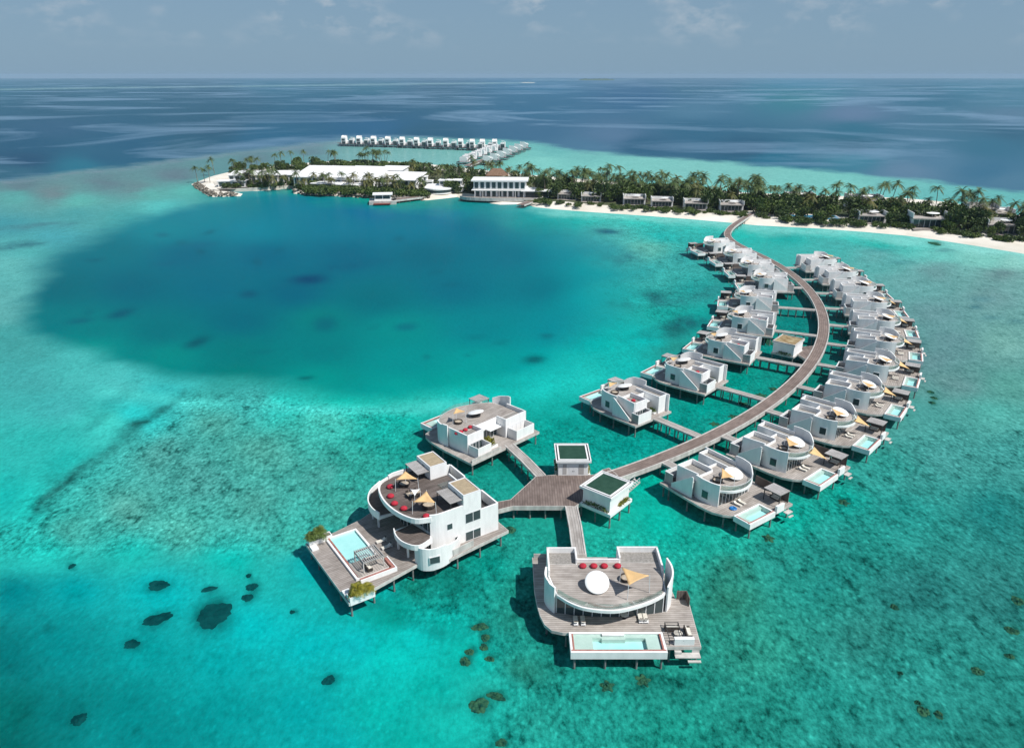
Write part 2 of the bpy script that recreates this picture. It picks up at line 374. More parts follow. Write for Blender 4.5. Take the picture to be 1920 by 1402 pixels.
    for k in range(9): pg.box(17.1,-1.1-0.345*k-0.33,5.0,20.9,-1.1-0.345*k,5.1)
    pr = part('pergola_roof', pg, 'slat', R)
    part('pergola_frame', MB(my).wall([(17.25,-1.25),(20.75,-1.25),(20.75,-4.05),(17.25,-4.05)], 0.14, 4.8, 4.995, True), 'dark', pr)
    for x, y in ((17.25,-1.25),(20.75,-1.25),(20.75,-4.05),(17.25,-4.05)):
        o = part('post', MB(my).box(x-0.07,y-0.07,D,x+0.07,y+0.07,4.8), 'dark', R)
    part('privacy_fence', MB(my).wall([(12.3,-5.1),(16.6,-5.1)], 0.12, D, 4.3), 'darkdeck', R)
    part('pergola_screen', MB(my).wall([(17.4,-4.35),(20.7,-4.35)], 0.08, D, 4.7), 'darkdeck', R)
    part('planter_wall', MB(my).box(21.25,-1.7,2.0,21.7,0.6,3.6), 'white', R)
    s2 = MB(my)
    s2.box(21.55,-3.4,1.45,22.6,-1.7,1.62).box(22.6,-3.2,0.85,23.0,-1.9,1.0).box(21.51,-3.4,1.625,21.6,-3.3,2.3)
    part('water_steps', s2, 'fascia', R)
    pl = part('entrance_planter', MB(my).box(2.3,0.95,D,4.2,1.9,D+0.35), 'white', R)
    shrub_part(R, 'entrance_shrub', 3.25, 1.45, D+0.35, 1.0, 0.55, 0.9, 130, 'bush', my, 0.35, 3)
    return Proto(R)
def make_daybed():
    R = empty('round_daybed', label='', cat='daybed', group='round white roof daybeds')
    part('base', MB().lathe(0,0,[(1.15,0),(1.15,0.55)],28), 'dark', R)
    c = part('canopy', MB().lathe(0,0,[(1.7,-0.14),(1.86,-0.1),(1.9,0.0),(1.82,0.08),(1.2,0.15),(0.0,0.18)],36), 'whitefab', R, smooth=True)
    c.location = (0,0,0.95); c.rotation_euler = (0, math.radians(15), 0)
    return Proto(R)
def make_nest():
    R = empty('round_lounger', label='', cat='lounger', group='round rattan loungers')
    part('shell', MB().lathe(0,0,[(0.85,0),(1.0,0.3),(1.02,0.62),(0.9,0.64),(0.85,0.4)],22), 'rattan', R)
    part('cushion', MB().lathe(0,0,[(0.84,0.3),(0.84,0.42),(0.6,0.47)],20), 'tancush', R)
    return Proto(R)
def make_sofa():
    R = empty('outdoor_sofa', label='', cat='sofa', group='outdoor sofas on the pool decks')
    part('frame', MB().box(-1.1,-0.45,0.12,1.1,0.45,0.3).box(-1.1,-0.45,0.3,1.1,-0.28,0.8).box(-1.1,-0.28,0.3,-0.92,0.45,0.6).box(0.92,-0.28,0.3,1.1,0.45,0.6)
         .box(-1.05,-0.4,0,-0.95,-0.3,0.12).box(0.95,-0.4,0,1.05,-0.3,0.12).box(-1.05,0.3,0,-0.95,0.4,0.12).box(0.95,0.3,0,1.05,0.4,0.12), 'rattan', R)
    part('cushion', MB().box(-0.91,-0.27,0.3,-0.01,0.44,0.46).box(0.01,-0.27,0.3,0.91,0.44,0.46).box(-0.9,-0.27,0.46,0.9,-0.12,0.85), 'cushion', R)
    return Proto(R)
def make_lounger():
    R = empty('sun_lounger', label='', cat='sun lounger', group='sun loungers on the pool decks')
    part('frame', MB().box(-0.95,-0.33,0.2,0.95,0.33,0.27).box(-0.85,-0.3,0,-0.78,-0.23,0.2).box(-0.85,0.23,0,-0.78,0.3,0.2).box(0.78,-0.3,0,0.85,-0.23,0.2).box(0.78,0.23,0,0.85,0.3,0.2), 'frame', R)
    b = MB(); b.box(-0.3,-0.31,0.27,0.95,0.31,0.37)
    b.add([(-0.3,-0.31,0.27),(-0.3,0.31,0.27),(-0.3,0.31,0.37),(-0.3,-0.31,0.37),(-0.92,-0.31,0.68),(-0.92,0.31,0.68),(-0.87,0.31,0.78),(-0.87,-0.31,0.78)],
          [(0,1,2,3)[::-1],(4,5,6,7),(0,4,7,3),(1,2,6,5),(3,7,6,2),(0,1,5,4)])
    part('cushion', b, 'cushion', R)
    part('headrest', MB().box(-0.86,-0.25,0.745,-0.66,0.25,0.80), 'rattan', R)
    return Proto(R)
def make_bean():
    b = MB().lathe(0,0,[(0.3,0),(0.52,0.1),(0.58,0.25),(0.5,0.42),(0.3,0.55),(0.12,0.6)],16)
    o = single('beanbag', b, 'red', '', 'beanbag', 'red beanbags on the roof terraces', smooth=True)
    return Proto(o)
def make_sail(a, b, c, z0, label, group='tan shade sails', m='sail', poles=True):
    """triangular sail with hollow edges, hung between its corners; poles stand on z0"""
    ctr = (Vector(a)+Vector(b)+Vector(c))/3; base = Vector((ctr.x, ctr.y, z0))
    R = empty('shade_sail', base, label=label, cat='shade sail', group=group)
    A = [Vector(p)-base for p in (a,b,c)]; n = 8; mb = MB(); idx = {}
    G = (A[0]+A[1]+A[2])/3
    for i in range(n+1):
        for j in range(n+1-i):
            k = n-i-j; u, v, w = i/n, j/n, k/n; p = A[0]*u+A[1]*v+A[2]*w
            e = min(u,v,w); mx = max(u,v,w)
            pull = 0.5*(u*v+v*w+w*u)*(1-3*e)          # hollow edges
            p = p+(G-p)*pull - Vector((0,0,0.9*e))
            idx[i,j] = len(mb.v); mb.v.append(tuple(p))
    for i in range(n):
        for j in range(n-i):
            mb.f.append((idx[i,j],idx[i+1,j],idx[i,j+1]))
            if j < n-i-1: mb.f.append((idx[i+1,j],idx[i+1,j+1],idx[i,j+1]))
    cl = part('sailcloth', mb, m, R, smooth=True)
    sm = cl.modifiers.new('thickness', 'SOLIDIFY'); sm.thickness = 0.03
    if poles:
        for p in A:
            q = p+(p-G)*0.06; part('pole', MB().tube((q.x,q.y,0),(p.x,p.y,p.z+0.15),0.05,6), 'frame', R)
    return R
# ---------------------------------------------------------------- the two bedroom villa: x away from the jetty, y across
def two_bed(my, loc, rz, label):
    R = empty('two_bedroom_villa', loc, rz, label, 'villa')
    P = [(-2.3,-10.6),(6.6,-10.5),(10,-10.2),(12.6,-9.8),(14.6,-9.2),(15.9,-8.2),(16.4,-6.6),(16.45,8.4),(19.4,8.4),(19.4,13.4),(9,13.8),(8.6,11.8),(-2.3,10.9)]
    part('deck', MB(my).prism(P, D-0.12, D), 'decky', R)
    part('deck_edge', MB(my).wall(P, 0.18, D-0.55, D-0.015, True), 'fascia', R)
    part('deck_parapet', MB(my).wall([(-2.2,-1.5),(-2.2,-10.45)], 0.12, D, 3.2), 'fascia', R)
    piles(R, [(-1.8,-10),(3,-10),(8,-9.8),(13,-8.8),(15.8,-6),(15.8,0),(15.8,6),(19,9),(19,13),(13,13.2),(9.5,13.2),(3,10.8),(-1.8,10.3),(-1.8,2),(-1.8,-4),(20.4,-5.1),(20.4,-0.6),(20.4,4),(20.4,7.6)], my)
    w = MB(my)
    w.wall([(1.4,-8.3),(7.6,-8.3)], 0.28, D, 7.0); w.wall(arc([(7.4,-8.75),(9.2,-8.95),(10.8,-8.5),(12.1,-7.6)]), 0.3, D, [7.6]*4+[7.4]*5+[7.2]*4)
    w.wall([(1.2,9.9),(7.2,9.9)], 0.28, D, 7.0)
    w.wall([(1.4,-8.44),(1.4,-3.56)], 0.26, D, 7.0); w.wall([(1.53,-3.7),(4.6,-3.7)], 0.26, D, 7.0); w.wall([(1.2,10.04),(1.2,3.26)], 0.26, D, 7.0); w.wall([(1.33,3.4),(4.1,3.4)], 0.26, D, 7.0)
    w.wall([(4.1,-3.57),(4.1,3.27)], 0.26, D, 6.7); w.box(2.2,-0.6,4.9,3.97,3.27,5.1)
    for y0, y1 in ((-8.1,-4.2),(4.0,9.7)): w.wall([(1.2,y0),(-1.7,y0)], 0.16, D, 4.8); w.wall([(1.2,y1),(-1.7,y1)], 0.16, D, 4.8); w.wall([(-1.7,y0-0.08),(-1.7,y1+0.08)], 0.16, D, 4.8)
    part('wall', w, 'white', R)
    part('fin_wall', MB(my).wall(arc([(6.6,10.45),(8.4,10.95),(10.2,10.7),(11.9,9.7)]), 0.26, D, [8.7,8.6,8.5,8.4,8.25,8.1,8.0,7.9,7.8,7.7,7.5,7.3,7.1]), 'white', R)
    for y0, y1 in ((-8.0,-4.3),(4.1,9.6)):
        glazing(R, [(1.12,y0),(1.12,y1)], D, 4.9, my, 4, 'bathroom_glass')
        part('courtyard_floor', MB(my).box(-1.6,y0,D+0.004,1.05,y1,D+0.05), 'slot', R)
    glazing(R, [(3.88,-3.4),(3.88,3.1)], D, 4.9, my, 6, 'entrance_glass')
    rim = arc([(12.4,-7.3),(14.3,-5.3),(15.5,-3.0),(16.0,0.9),(15.2,4.0),(13.8,7.0),(12.4,9.0)])
    T = [(4.0,-3.8),(4.6,-3.8),(4.6,-8.2),(7.6,-8.4)]+rim+[(11.5,9.6),(7.2,9.8),(4.0,9.8)]
    part('roof_slab', MB(my).prism(T, 5.5, 6.0), 'white', R)
    rin = arc([(12.1,-7.2),(14.0,-5.2),(15.2,-2.9),(15.7,0.9),(14.9,3.9),(13.5,6.9),(12.2,8.8)])
    Ti = [(4.25,-3.55),(4.75,-3.55),(4.75,-8.1),(7.6,-8.2)]+rin+[(11.4,9.4),(7.2,9.7),(4.25,9.7)]
    part('roof_terrace', MB(my).prism(Ti, 5.95, 6.06), 'decky', R)
    part('gravel_roof', MB(my).box(1.53,-8.16,5.8,4.62,-3.83,6.03).box(1.33,3.53,5.8,4.12,9.76,6.03), 'gravel', R)
    part('glass_railing', MB(my).wall(rin, 0.03, 6.1, 6.95), 'rail', R)
    glazing(R, arc([(11.9,-7.3),(12.6,-4.5),(12.95,0.5),(12.7,5),(11.9,9.2)]), D, 5.5, my, 12)
    pool(R, my, 16.6, 20.9, -5.7, 8.3, 1.4, 2.62, [(16.95,-5.35,17.6,7.95),(17.6,-5.35,20.55,-2.3),(17.6,5.6,20.55,7.95),(17.6,-0.9,17.95,2.6)], [(20.3,-5.6,20.55,8.2),(17.0,-5.35,20.3,-5.1),(17.0,7.7,20.3,7.95)])
    part('pool_bar', MB(my).box(17.0,-0.8,2.4,17.35,2.5,2.66), 'white', R)
    s2 = MB(my)
    s2.box(19.45,9.6,1.15,20.5,13.3,1.3).box(20.5,11.4,0.7,20.9,13.3,0.85).box(19.42,12.2,1.303,19.46,13.3,1.9).box(19.45,9.6,1.303,19.9,10.6,1.75)
    part('water_steps', s2, 'fascia', R)
    part('planter_wall', MB(my).box(18.6,9.6,2.0,19.2,12.5,3.5), 'white', R)
    part('timber_screen', MB(my).wall([(8.8,12.0),(8.8,13.5),(10.6,13.6)], 0.15, D, 4.0), 'darkdeck', R)
    if my < 0:
        pg = MB(my)
        for k in range(9): pg.box(15.6,8.5+0.42*k,5.0,19.2,8.5+0.42*k+0.4,5.1)
        part('pergola_roof', pg, 'slat', R)
        for x, y in ((15.8,8.7),(19,8.7),(19,12.1),(15.8,12.1)): part('post', MB(my).box(x-0.07,y-0.07,D,x+0.07,y+0.07,5.0), 'dark', R)
        part('entrance_planter', MB(my).box(-0.6,-3.4,D,2.6,-0.9,D+0.5), 'white', R)
        shrub_part(R, 'entrance_shrub', 1.0, -2.1, D+0.5, 1.6, 1.2, 1.3, 420, 'bushyellow', my, 0.4, 5)
    else:
        lat = MB(my)
        for k in range(8): lat.tube((15.2+0.55*k,8.9,3.2),(15.2+0.55*k,10.9,3.2),0.05,5)
        lat.tube((15.1,8.9,3.2),(19.2,8.9,3.2),0.06,5); lat.tube((15.1,10.9,3.2),(19.2,10.9,3.2),0.06,5)
        for x, y in ((15.2,8.9),(19.1,8.9),(15.2,10.9),(19.1,10.9)): lat.tube((x,y,D),(x,y,3.2),0.06,5)
        part('lattice_frame', lat, 'dark', R)
    return R
# ---------------------------------------------------------------- the big three storey villa: x = outward, y = -b
def big_villa():
    rz = math.radians(214); R = empty('grand_villa', (-2.6,117,0), rz, 'three-storey white villa with bow-fronted roof terrace and two sand-topped roof blocks', 'villa')
    y = lambda b: -b
    def PB(*p): return [(a, -b) for a, b in p]
    P = PB((-1.3,-1.4),(12,-3.0),(17.4,-1.2),(26.2,-3.0),(30.8,-4.2),(30.9,15.3),(26.0,15.6),(19.7,17.0),(12,20.5),(-1.3,18.5))
    part('deck', MB().prism(P, D-0.12, D), 'deck', R); part('deck_edge', MB().wall(P, 0.18, D-0.6, D-0.015, True), 'fascia', R)
    piles(R, PB((0,-0.9),(5,-1.7),(10,-2.3),(14,-1.6),(18,-0.9),(22,-1.8),(26,-2.6),(30.3,-3.6),(30.3,1),(30.3,6),(30.3,11),(30.3,14.8),(24,15.3),(0,8),(0,17)))
    fa = PB((0,0),(13.2,0)); 
    def wallb(mb, pts, t, z0, z1): mb.wall(PB(*pts), t, z0, z1)
    w = MB()
    side = arc([(3.6,0.0,0),(9,0,0),(12.2,0.02,0),(13.6,0.5,0)])
    wallb(w, [(0,0),(3.6,0)], 0.3, D, 7.95); w.wall([(a,-b) for a,b,_ in side], 0.3, D, 9.95)
    wallb(w, [(0,17.4),(3.6,17.4)], 0.3, D, 7.95); w.wall([(a,-17.4+b) for a,b,_ in side][::-1], 0.3, D, 9.95)
    wallb(w, [(0,0.15),(0,5.6)], 0.3, D, 7.95); wallb(w, [(0,11.8),(0,17.25)], 0.3, D, 7.95); wallb(w, [(0.1,5.6),(3.2,5.6)], 0.25, D, 7.6); wallb(w, [(0.1,11.8),(3.2,11.8)], 0.25, D, 7.6)
    wallb(w, [(3.4,5.6),(3.4,11.8)], 0.25, D, 9.6)
    part('wall', w, 'white', R)
    ter = [(13.4,0.2)]+[(a,b) for a,b in arc([(13.6,0.3),(15.9,1.4),(17.3,4.5),(17.8,8.5),(17.3,12.5),(15.9,15.8),(13.6,17.1)])]+[(13.4,17.2)]
    part('roof_slab', MB().prism(PB((3.5,0.16),*ter,(3.5,17.24)), 8.7, 9.15), 'white', R)
    part('roof_terrace', MB().prism(PB((3.6,0.17),(13.3,0.2),*[(a-0.2,b*0.985+0.12) for a,b in ter[1:-1]],(13.3,17.2),(3.6,17.22)), 9.1, 9.2), 'darkdeck', R)
    part('roof_rim', MB().wall(PB(*ter), 0.28, 8.66, 9.6), 'white', R)
    part('floor_slab', MB().prism(PB((0.16,0.16),(13.4,0.2),(14.5,3),(14.5,14.2),(13.4,17.1),(0.16,17.24)), 5.6, 5.95), 'white', R)
    for z0, z1 in ((D,5.6),(5.95,8.7)):
        glazing(R, PB(*[(a,b) for a,b in arc([(13.0,0.3),(13.5,3),(13.7,8.6),(13.5,14.2),(13.0,17.0)])]), z0, z1, 1, 11)
    # the two roof blocks with their canopies
    for b0, b1 in ((0.0,5.3),(12.1,17.4)):
        s = MB(); s.box(3.6,-b1+0.003,9.15,7.2,-b0-0.003 if b0 else 0.153,11.7) if b0==0 else s.box(3.6,-b1-0.153,9.15,7.2,-b0,11.7)
        o = part('roof_block', s, 'white', R)
        lo, hi = (-b1+0.003, 0.153) if b0 == 0 else (-b1-0.153, -b0)
        part('block_rim', MB().wall([(3.72,lo+0.12),(7.08,lo+0.12),(7.08,hi-0.12),(3.72,hi-0.12)], 0.2, 11.702, 11.95, True), 'frame', o)
        part('block_roof', MB().box(3.83,lo+0.23,11.702,6.97,hi-0.23,11.85), 'sandroof', o)
        part('door', MB().box(7.2,(lo+hi)/2-0.5,9.2,7.24,(lo+hi)/2+0.5,11.2), 'glass', o)
        k = MB()
        for i in range(6): k.box(7.25+0.42*i,lo+0.2,11.0,7.25+0.42*i+0.4,hi-0.15,11.1)
        c = part('canopy', k, 'slat', R)
        for yy in (lo+0.3,hi-0.25): part('post', MB().box(9.55,yy-0.06,9.2,9.67,yy+0.06,11.0), 'dark', R)
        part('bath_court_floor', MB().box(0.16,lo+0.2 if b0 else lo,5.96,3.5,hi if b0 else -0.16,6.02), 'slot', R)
    part('plunge_pool', MB().box(0.4,-9.0,5.95,3.1,-6.2,7.2), 'rail', R)
    part('light_well', MB().box(4.5,-9.6,9.15,7.0,-7.6,9.5), 'rail', R)
    # windows of the flat side
    for a0, a1, z0, z1 in ((3.75,6.95,6.1,8.1),(3.75,7.0,D+0.05,4.35),(9.5,10.7,6.1,7.35),(8.6,9.2,D,4.2)):
        f = part('window', MB().box(a0,0.15,z0,a1,0.19,z1), 'frame', R)
        part('pane', MB().box(a0+0.1,0.192,z0+0.1,a1-0.1,0.21,z1-0.1), 'glass', f)
        if a1-a0 > 2: part('mullion', MB().box((a0+a1)/2-0.05,0.212,z0,(a0+a1)/2+0.05,0.235,z1), 'frame', f)
    # balconies
    for sgn, b0 in ((1,0),(-1,17.4)):
        pts = [(14.0,-0.9),(17.0,-1.6),(18.6,0.6),(18.8,3.2),(18.2,5.4)] if sgn > 0 else [(13.6,-3.6),(16.6,-1.4),(18.4,1.6),(18.9,4.6),(18.5,6.8)]
        Q = [(a,b if sgn > 0 else 17.4-b) for a,b in arc([(*p,) for p in pts])]
        inner = [(14.6,5.4),(13.6,0.6)] if sgn > 0 else [(14.6,17.4-6.8),(13.2,17.4-0.4)]
        poly = PB(*Q,*inner)
        part('balcony_slab', MB().prism(poly, 5.4, 5.9), 'white', R)
        part('balcony_deck', MB().prism(PB(*[(a-0.15,b) for a,b in Q[1:-1]],*inner), 5.9, 5.96), 'darkdeck', R)
        part('balcony_rim', MB().wall(PB(*Q), 0.2, 5.35, 6.35 if sgn > 0 else 6.9), 'white', R)
        for a, b in ((17.6,1.4),(17.9,4.6)): part('column', MB().box(a-0.15,-(b if sgn>0 else 17.4-b)-0.15,D,a+0.15,-(b if sgn>0 else 17.4-b)+0.15,5.4), 'white', R)
    cw = MB(); cp = arc([(17.2,-0.6,0),(16.6,-2.3,0),(14.6,-3.3,0),(12.2,-3.0,0),(9.6,-1.6,0),(8.3,-0.3,0)])
    cw.wall([(a,-b) for a,b,_ in cp], 0.25, [1.5]*8+[1.6]*6+[2.4]*7, [5.9]*6+[5.8]*6+[5.4,5.2,5.0,4.8,4.6,4.5,4.45,4.4,4.4]); part('curved_screen_wall', cw, 'white', R)
    f = part('window', MB().obox(14.9,3.33,2.9,4.3,1.9,0.16,math.radians(-12)), 'frame', R); part('pane', MB().obox(14.92,3.40,3.0,4.2,1.7,0.1,math.radians(-12)), 'glass', f)
    part('side_parapet', MB().wall(PB((11.0,-2.7),(6.5,-2.1)), 0.14, 2.0, 3.7), 'fascia', R)
    # pool terrace
    t = MB()
    o = pool(R, 1, 21.8, 27.7, -14.2, -0.2, 1.6, 2.85, [(22.15,-4.9,27.35,-0.55)], [(27.0,-14.0,27.3,-0.4)], dep=0.42)
    sw = MB(); sw.box(21.9,-4.6,2.851,27.2,-0.25,2.95); part('pavilion_floor', sw, 'decky', R)
    bn = MB(); bn.wall([(27.3,0.55),(21.3,0.55),(21.3,-2.6)], 0.5, D, 3.1); part('stone_bench', bn, 'coping', R)
    part('bench_edge', MB().wall([(27.4,0.95),(20.95,0.95),(20.95,-2.8)], 0.18, D, 3.2), 'white', R)
    pg = MB()
    for k in range(11): pg.box(22.3+0.36*k,-4.8,5.0,22.3+0.36*k+0.14,-0.7,5.12)
    p = part('pergola_roof', pg, 'slat', R)
    part('pergola_frame', MB().wall([(22.4,-4.6),(26.0,-4.6),(26.0,-0.9),(22.4,-0.9)], 0.14, 4.75, 4.995, True), 'slat', p)
    for a, b in ((22.4,-4.6),(26,-4.6),(26,-0.9),(22.4,-0.9)): part('post', MB().box(a-0.08,b-0.08,2.95,a+0.08,b+0.08,4.75), 'fascia', R)
    for b0, b1 in ((-4.4,-2.9),(13.9,15.4)):
        pb = part('planter', MB().wall(PB((26.5,b0+0.1),(30.6,b0+0.1),(30.6,b1-0.1),(26.5,b1-0.1)), 0.16, 1.8, 3.3, True), 'white', R)
        part('soil', MB().box(26.5,-b1+0.1,2.9,30.6,-b0-0.1,3.1), 'rock', pb)
    part('edge_bench', MB().box(29.6,-13.6,D,30.8,-12.2,2.75).box(29.6,1.1,D,30.8,2.4,2.75), 'white', R)
    return R, rz
# ---------------------------------------------------------------- boardwalk and hub
CX, CY, RB = -85.7, 309.5, 203.0
def ring_pt(ang, r): return Vector((CX+r*math.cos(ang), CY+r*math.sin(ang)))
def ribbon(path, w, z0, z1):
    """deck strip with UV in metres (u across, v along)"""
    n = len(path); P = [Vector(p[:2]) for p in path]; me = bpy.data.meshes.new('deck'); vs, fs, uv = [], [], []
    s = 0
    for i in range(n):
        d = (P[min(i+1,n-1)]-P[max(i-1,0)]).normalized(); nn = Vector((-d.y,d.x))
        if i: s += (P[i]-P[i-1]).length
        zz = path[i][2] if len(path[i]) > 2 else z1
        for k, q in ((1,P[i]+nn*w/2),(-1,P[i]-nn*w/2)): vs += [(q.x,q.y,zz),(q.x,q.y,zz-(z1-z0))]; uv += [(k*w/2,s),(k*w/2,s)]
    for i in range(n-1):
        a = 4*i; b = a+4; fs += [(a,a+2,b+2,b),(a+1,b+1,b+3,a+3),(a,b,b+1,a+1),(a+2,a+3,b+3,b+2)]
    me.from_pydata(vs, [], fs); l = me.uv_layers.new(name='UVMap')
    for lp in me.loops: l.data[lp.index].uv = uv[lp.vertex_index]
    me.update(); return me
def walkway(name, path, w, label, cat, mat, fas=1.0, posts=None, group=None, ztop=D, curb=True):
    base = Vector((path[0][0], path[0][1], 0)); R = empty(name, base, 0, label, cat, group)
    loc = [(p[0]-base.x, p[1]-base.y, p[2] if len(p) > 2 else ztop) for p in path]
    me = ribbon(loc, w, ztop-0.15, ztop); me.materials.append(MT[mat]); o = link('deck', me); o.parent = R
    n = len(loc); P = [Vector(p[:2]) for p in loc]
    for sg in (1,-1):
        e = []
        for i in range(n):
            d = (P[min(i+1,n-1)]-P[max(i-1,0)]).normalized(); e.append(P[i]+Vector((-d.y,d.x))*sg*(w/2+0.12))
        part('edge_beam', MB().wall([(q.x,q.y) for q in e], 0.26, [p[2]-fas for p in loc], [p[2]+(0.12 if curb else 0.04) for p in loc]), 'fascia', R)
    if posts:
        tot = sum((P[i+1]-P[i]).length for i in range(n-1)); m = max(2, int(tot/posts)); me = MB().tube((0,0,-2.5),(0,0,ztop-0.16),0.16,7).mesh('post', MT['pile']); cnt = 0
        for k in range(m):
            s = tot*(k+0.5)/m
            for i in range(n-1):
                l = (P[i+1]-P[i]).length
                if s <= l: break
                s -= l
            d = (P[i+1]-P[i]).normalized(); q = P[i]+d*s
            for sg in (1,-1):
                o = link('post', me); o.parent = R; c = q+Vector((-d.y,d.x))*sg*(w/2-0.15); o.location = (c.x,c.y,0)
    return R
A0, A1 = math.radians(-58.6), math.radians(12.8)
bw = [tuple(ring_pt(A0+(A1-A0)*k/70, RB)) for k in range(71)]
bw3 = [(p[0],p[1],D) for p in bw] + arc([(112.5,354.5,D),(110.9,369,D),(111.2,381,D),(113.7,393.4,D),(120.9,411.3,D),(132.2,432.5,D-0.1),(141,448,2.2),(150,463,1.9)])[1:]
walkway('boardwalk', bw3, 3.0, 'long brown boardwalk curving past the villas to the beach', 'boardwalk', 'walk', 0.95, posts=9.0)
hubP = [(5.1,136.4),(9.3,137.0),(17.3,137.0),(19.3,139.2),(20.6,139.9),(22.0,136.9),(19.5,135.2),(15.5,131.5),(13.6,126.6),(12.2,124.8),(10.2,125.0),(0.1,125.0),(-2.9,123.6),(-2.9,126.3),(-0.2,127.2)]
hub = empty('landing_platform', (9,130,0), 0, 'wide brown timber platform where the boardwalk meets the three large villas', 'platform')
part('deck', MB().prism([(x-9,y-130) for x,y in hubP], D-0.14, D+0.012), 'hubdeck', hub)
part('edge_beam', MB().wall([(x-9,y-130) for x,y in hubP], 0.26, D-0.95, D+0.004, True), 'fascia', hub)
piles(hub, [(x-9,y-130) for x,y in ((5.5,135.6),(1,127.2),(0.3,125.6),(3.5,125.5),(6.5,125.5),(9.6,125.5),(12,125.4),(13.6,129),(17.5,134),(10,136.3),(16,136.2))])
walkway('jetty', [(11.5,124.8),(11.75,118),(11.75,108.4)], 1.95, 'straight grey jetty from the platform to the front villa with the wide pool', 'jetty', 'palewalk', 0.55, posts=4, ztop=D-0.02)
walkway('jetty', [(6.0,136.6),(3.0,143.4),(-0.7,150.8)], 1.8, 'narrow pale jetty from the platform to the villa behind the three-storey one', 'jetty', 'palewalk', 0.55, posts=3, ztop=D-0.02)
# ---------------------------------------------------------------- big villas
two_bed(1, (14.2,106,0), math.radians(-90), 'front white villa with wide shallow pool facing the viewer, nearest of all')
VC = (-2.94,151.07,0)
two_bed(-1, VC, math.radians(136), 'white two-bedroom villa behind the three-storey villa, yellow shrub at its entrance')
BV, brz = big_villa()
# ---------------------------------------------------------------- villas in two rows
VL, VR = make_villa(1), make_villa(-1)
daybed, nest, sofa, lounger, bean = make_daybed(), make_nest(), make_sofa(), make_lounger(), make_bean()
rows = []
for k in range(11):
    a = math.radians(-54.4+5.68*(k)+ (0.0)); rows.append(('outer', 11-k, a, -1))
for k in range(5):
    a = math.radians(-50.0+8.6*k); rows.append(('inner', 9-k, a, 1))
for k, dg in enumerate((-6.9,-0.2,6.3,13.2)):
    rows.append(('inner', 4-k, math.radians(dg), 1))
def sails_tri(loc, rz, my, pts):
    c, s = math.cos(rz), math.sin(rz)
    return [Vector((loc.x+c*x-s*y*my, loc.y+s*x+c*y*my, z)) for x, y, z in pts]
for row, no, a, my in rows:
    who = '%s in the %s row counted from the beach' % (ORD[no-1], row)
    who2 = '%s %s villa from the beach' % (ORD[no-1], row)
    if row == 'outer':
        # K frame: origin is 11.8 m inside the daybed, jetty joins at y = 3
        rz = a; o2 = ring_pt(a, RB+6.6); t = Vector((-math.sin(a), math.cos(a))); loc = o2+t*(2.6)
        P = VR
    else:
        off = 13.9 if no >= 5 else 5.6
        rz = a+PI; o2 = ring_pt(a, RB-off); t = Vector((-math.sin(rz), math.cos(rz))); loc = o2-t*2.6
        P = VL
    loc = Vector((loc.x, loc.y, 0))
    P.place(loc, rz, 'white overwater villa, '+who)
    c, s = math.cos(rz), math.sin(rz)
    L = lambda x, y, z: Vector((loc.x+c*x-s*y*my, loc.y+s*x+c*y*my, z))
    j1 = L(0.72, 3, 0)
    if row == 'outer': j0 = ring_pt(a, RB+1.75) + t*(2.6-3)
    else: j0 = ring_pt(a, RB-1.75) + t*(0.4)
    walkway('jetty', [(j0.x,j0.y),(j1.x,j1.y)], 1.6, 'short grey jetty from the boardwalk to the '+who2, 'jetty', 'palewalk', 0.4, posts=2.2, ztop=D-0.02, group='jetties to the villas', curb=False)
    daybed.place(L(12.1,2.1,6.06), rz, 'round white daybed canopy on the roof of the '+who2)
    r2 = random.Random(no*7+my)
    if row == 'outer':
        nest.place(L(11.4,6.0,6.06), r2.uniform(0,6), 'dark round rattan lounger on the roof of the '+who2)
        T = [(10.5,3.9,8.1),(13.1,7.2,8.0),(14.2,4.6,7.9)]
    else:
        nest.place(L(11.6,6.2,6.06), r2.uniform(0,6), 'dark round rattan lounger on the roof of the '+who2)
        T = [(14.7,5.3,8.0),(12.3,7.6,8.0),(13.1,3.7,7.9)]
    make_sail(*[L(*p) for p in T], 6.06, 'tan triangular shade sail on the roof of the '+who2)
    if row == 'outer' and 4 <= no <= 10:
        make_sail(L(15.7,1.2,6.9), L(16.0,3.6,6.3), L(18.6,0.4,4.7), D, 'tan sail stretched from roof to pergola of the '+who2, poles=False)
    for q in (0,1):
        lounger.place(L(15.6,3.4+1.25*q,D+0.01), rz+(0.1*q), ('white sun lounger %s at the ' % ('nearer the stair side' if q else 'nearer the pergola'))+who2)
    sofa.place(L(18.6,-3.3,D+0.01), rz+(0 if my > 0 else PI), 'outdoor sofa with cream cushions under the pergola of the '+who2)
    if row == 'inner' and no >= 5:
        bean.place(L(6.5,7.0,5.86), r2.uniform(0,6), 'red beanbag nearer the stairs on the roof of the '+who2)
        dup(bean.o, L(5.8,5.8,5.86), 1.0, 'red beanbag nearer the entrance on the roof of the '+who2)
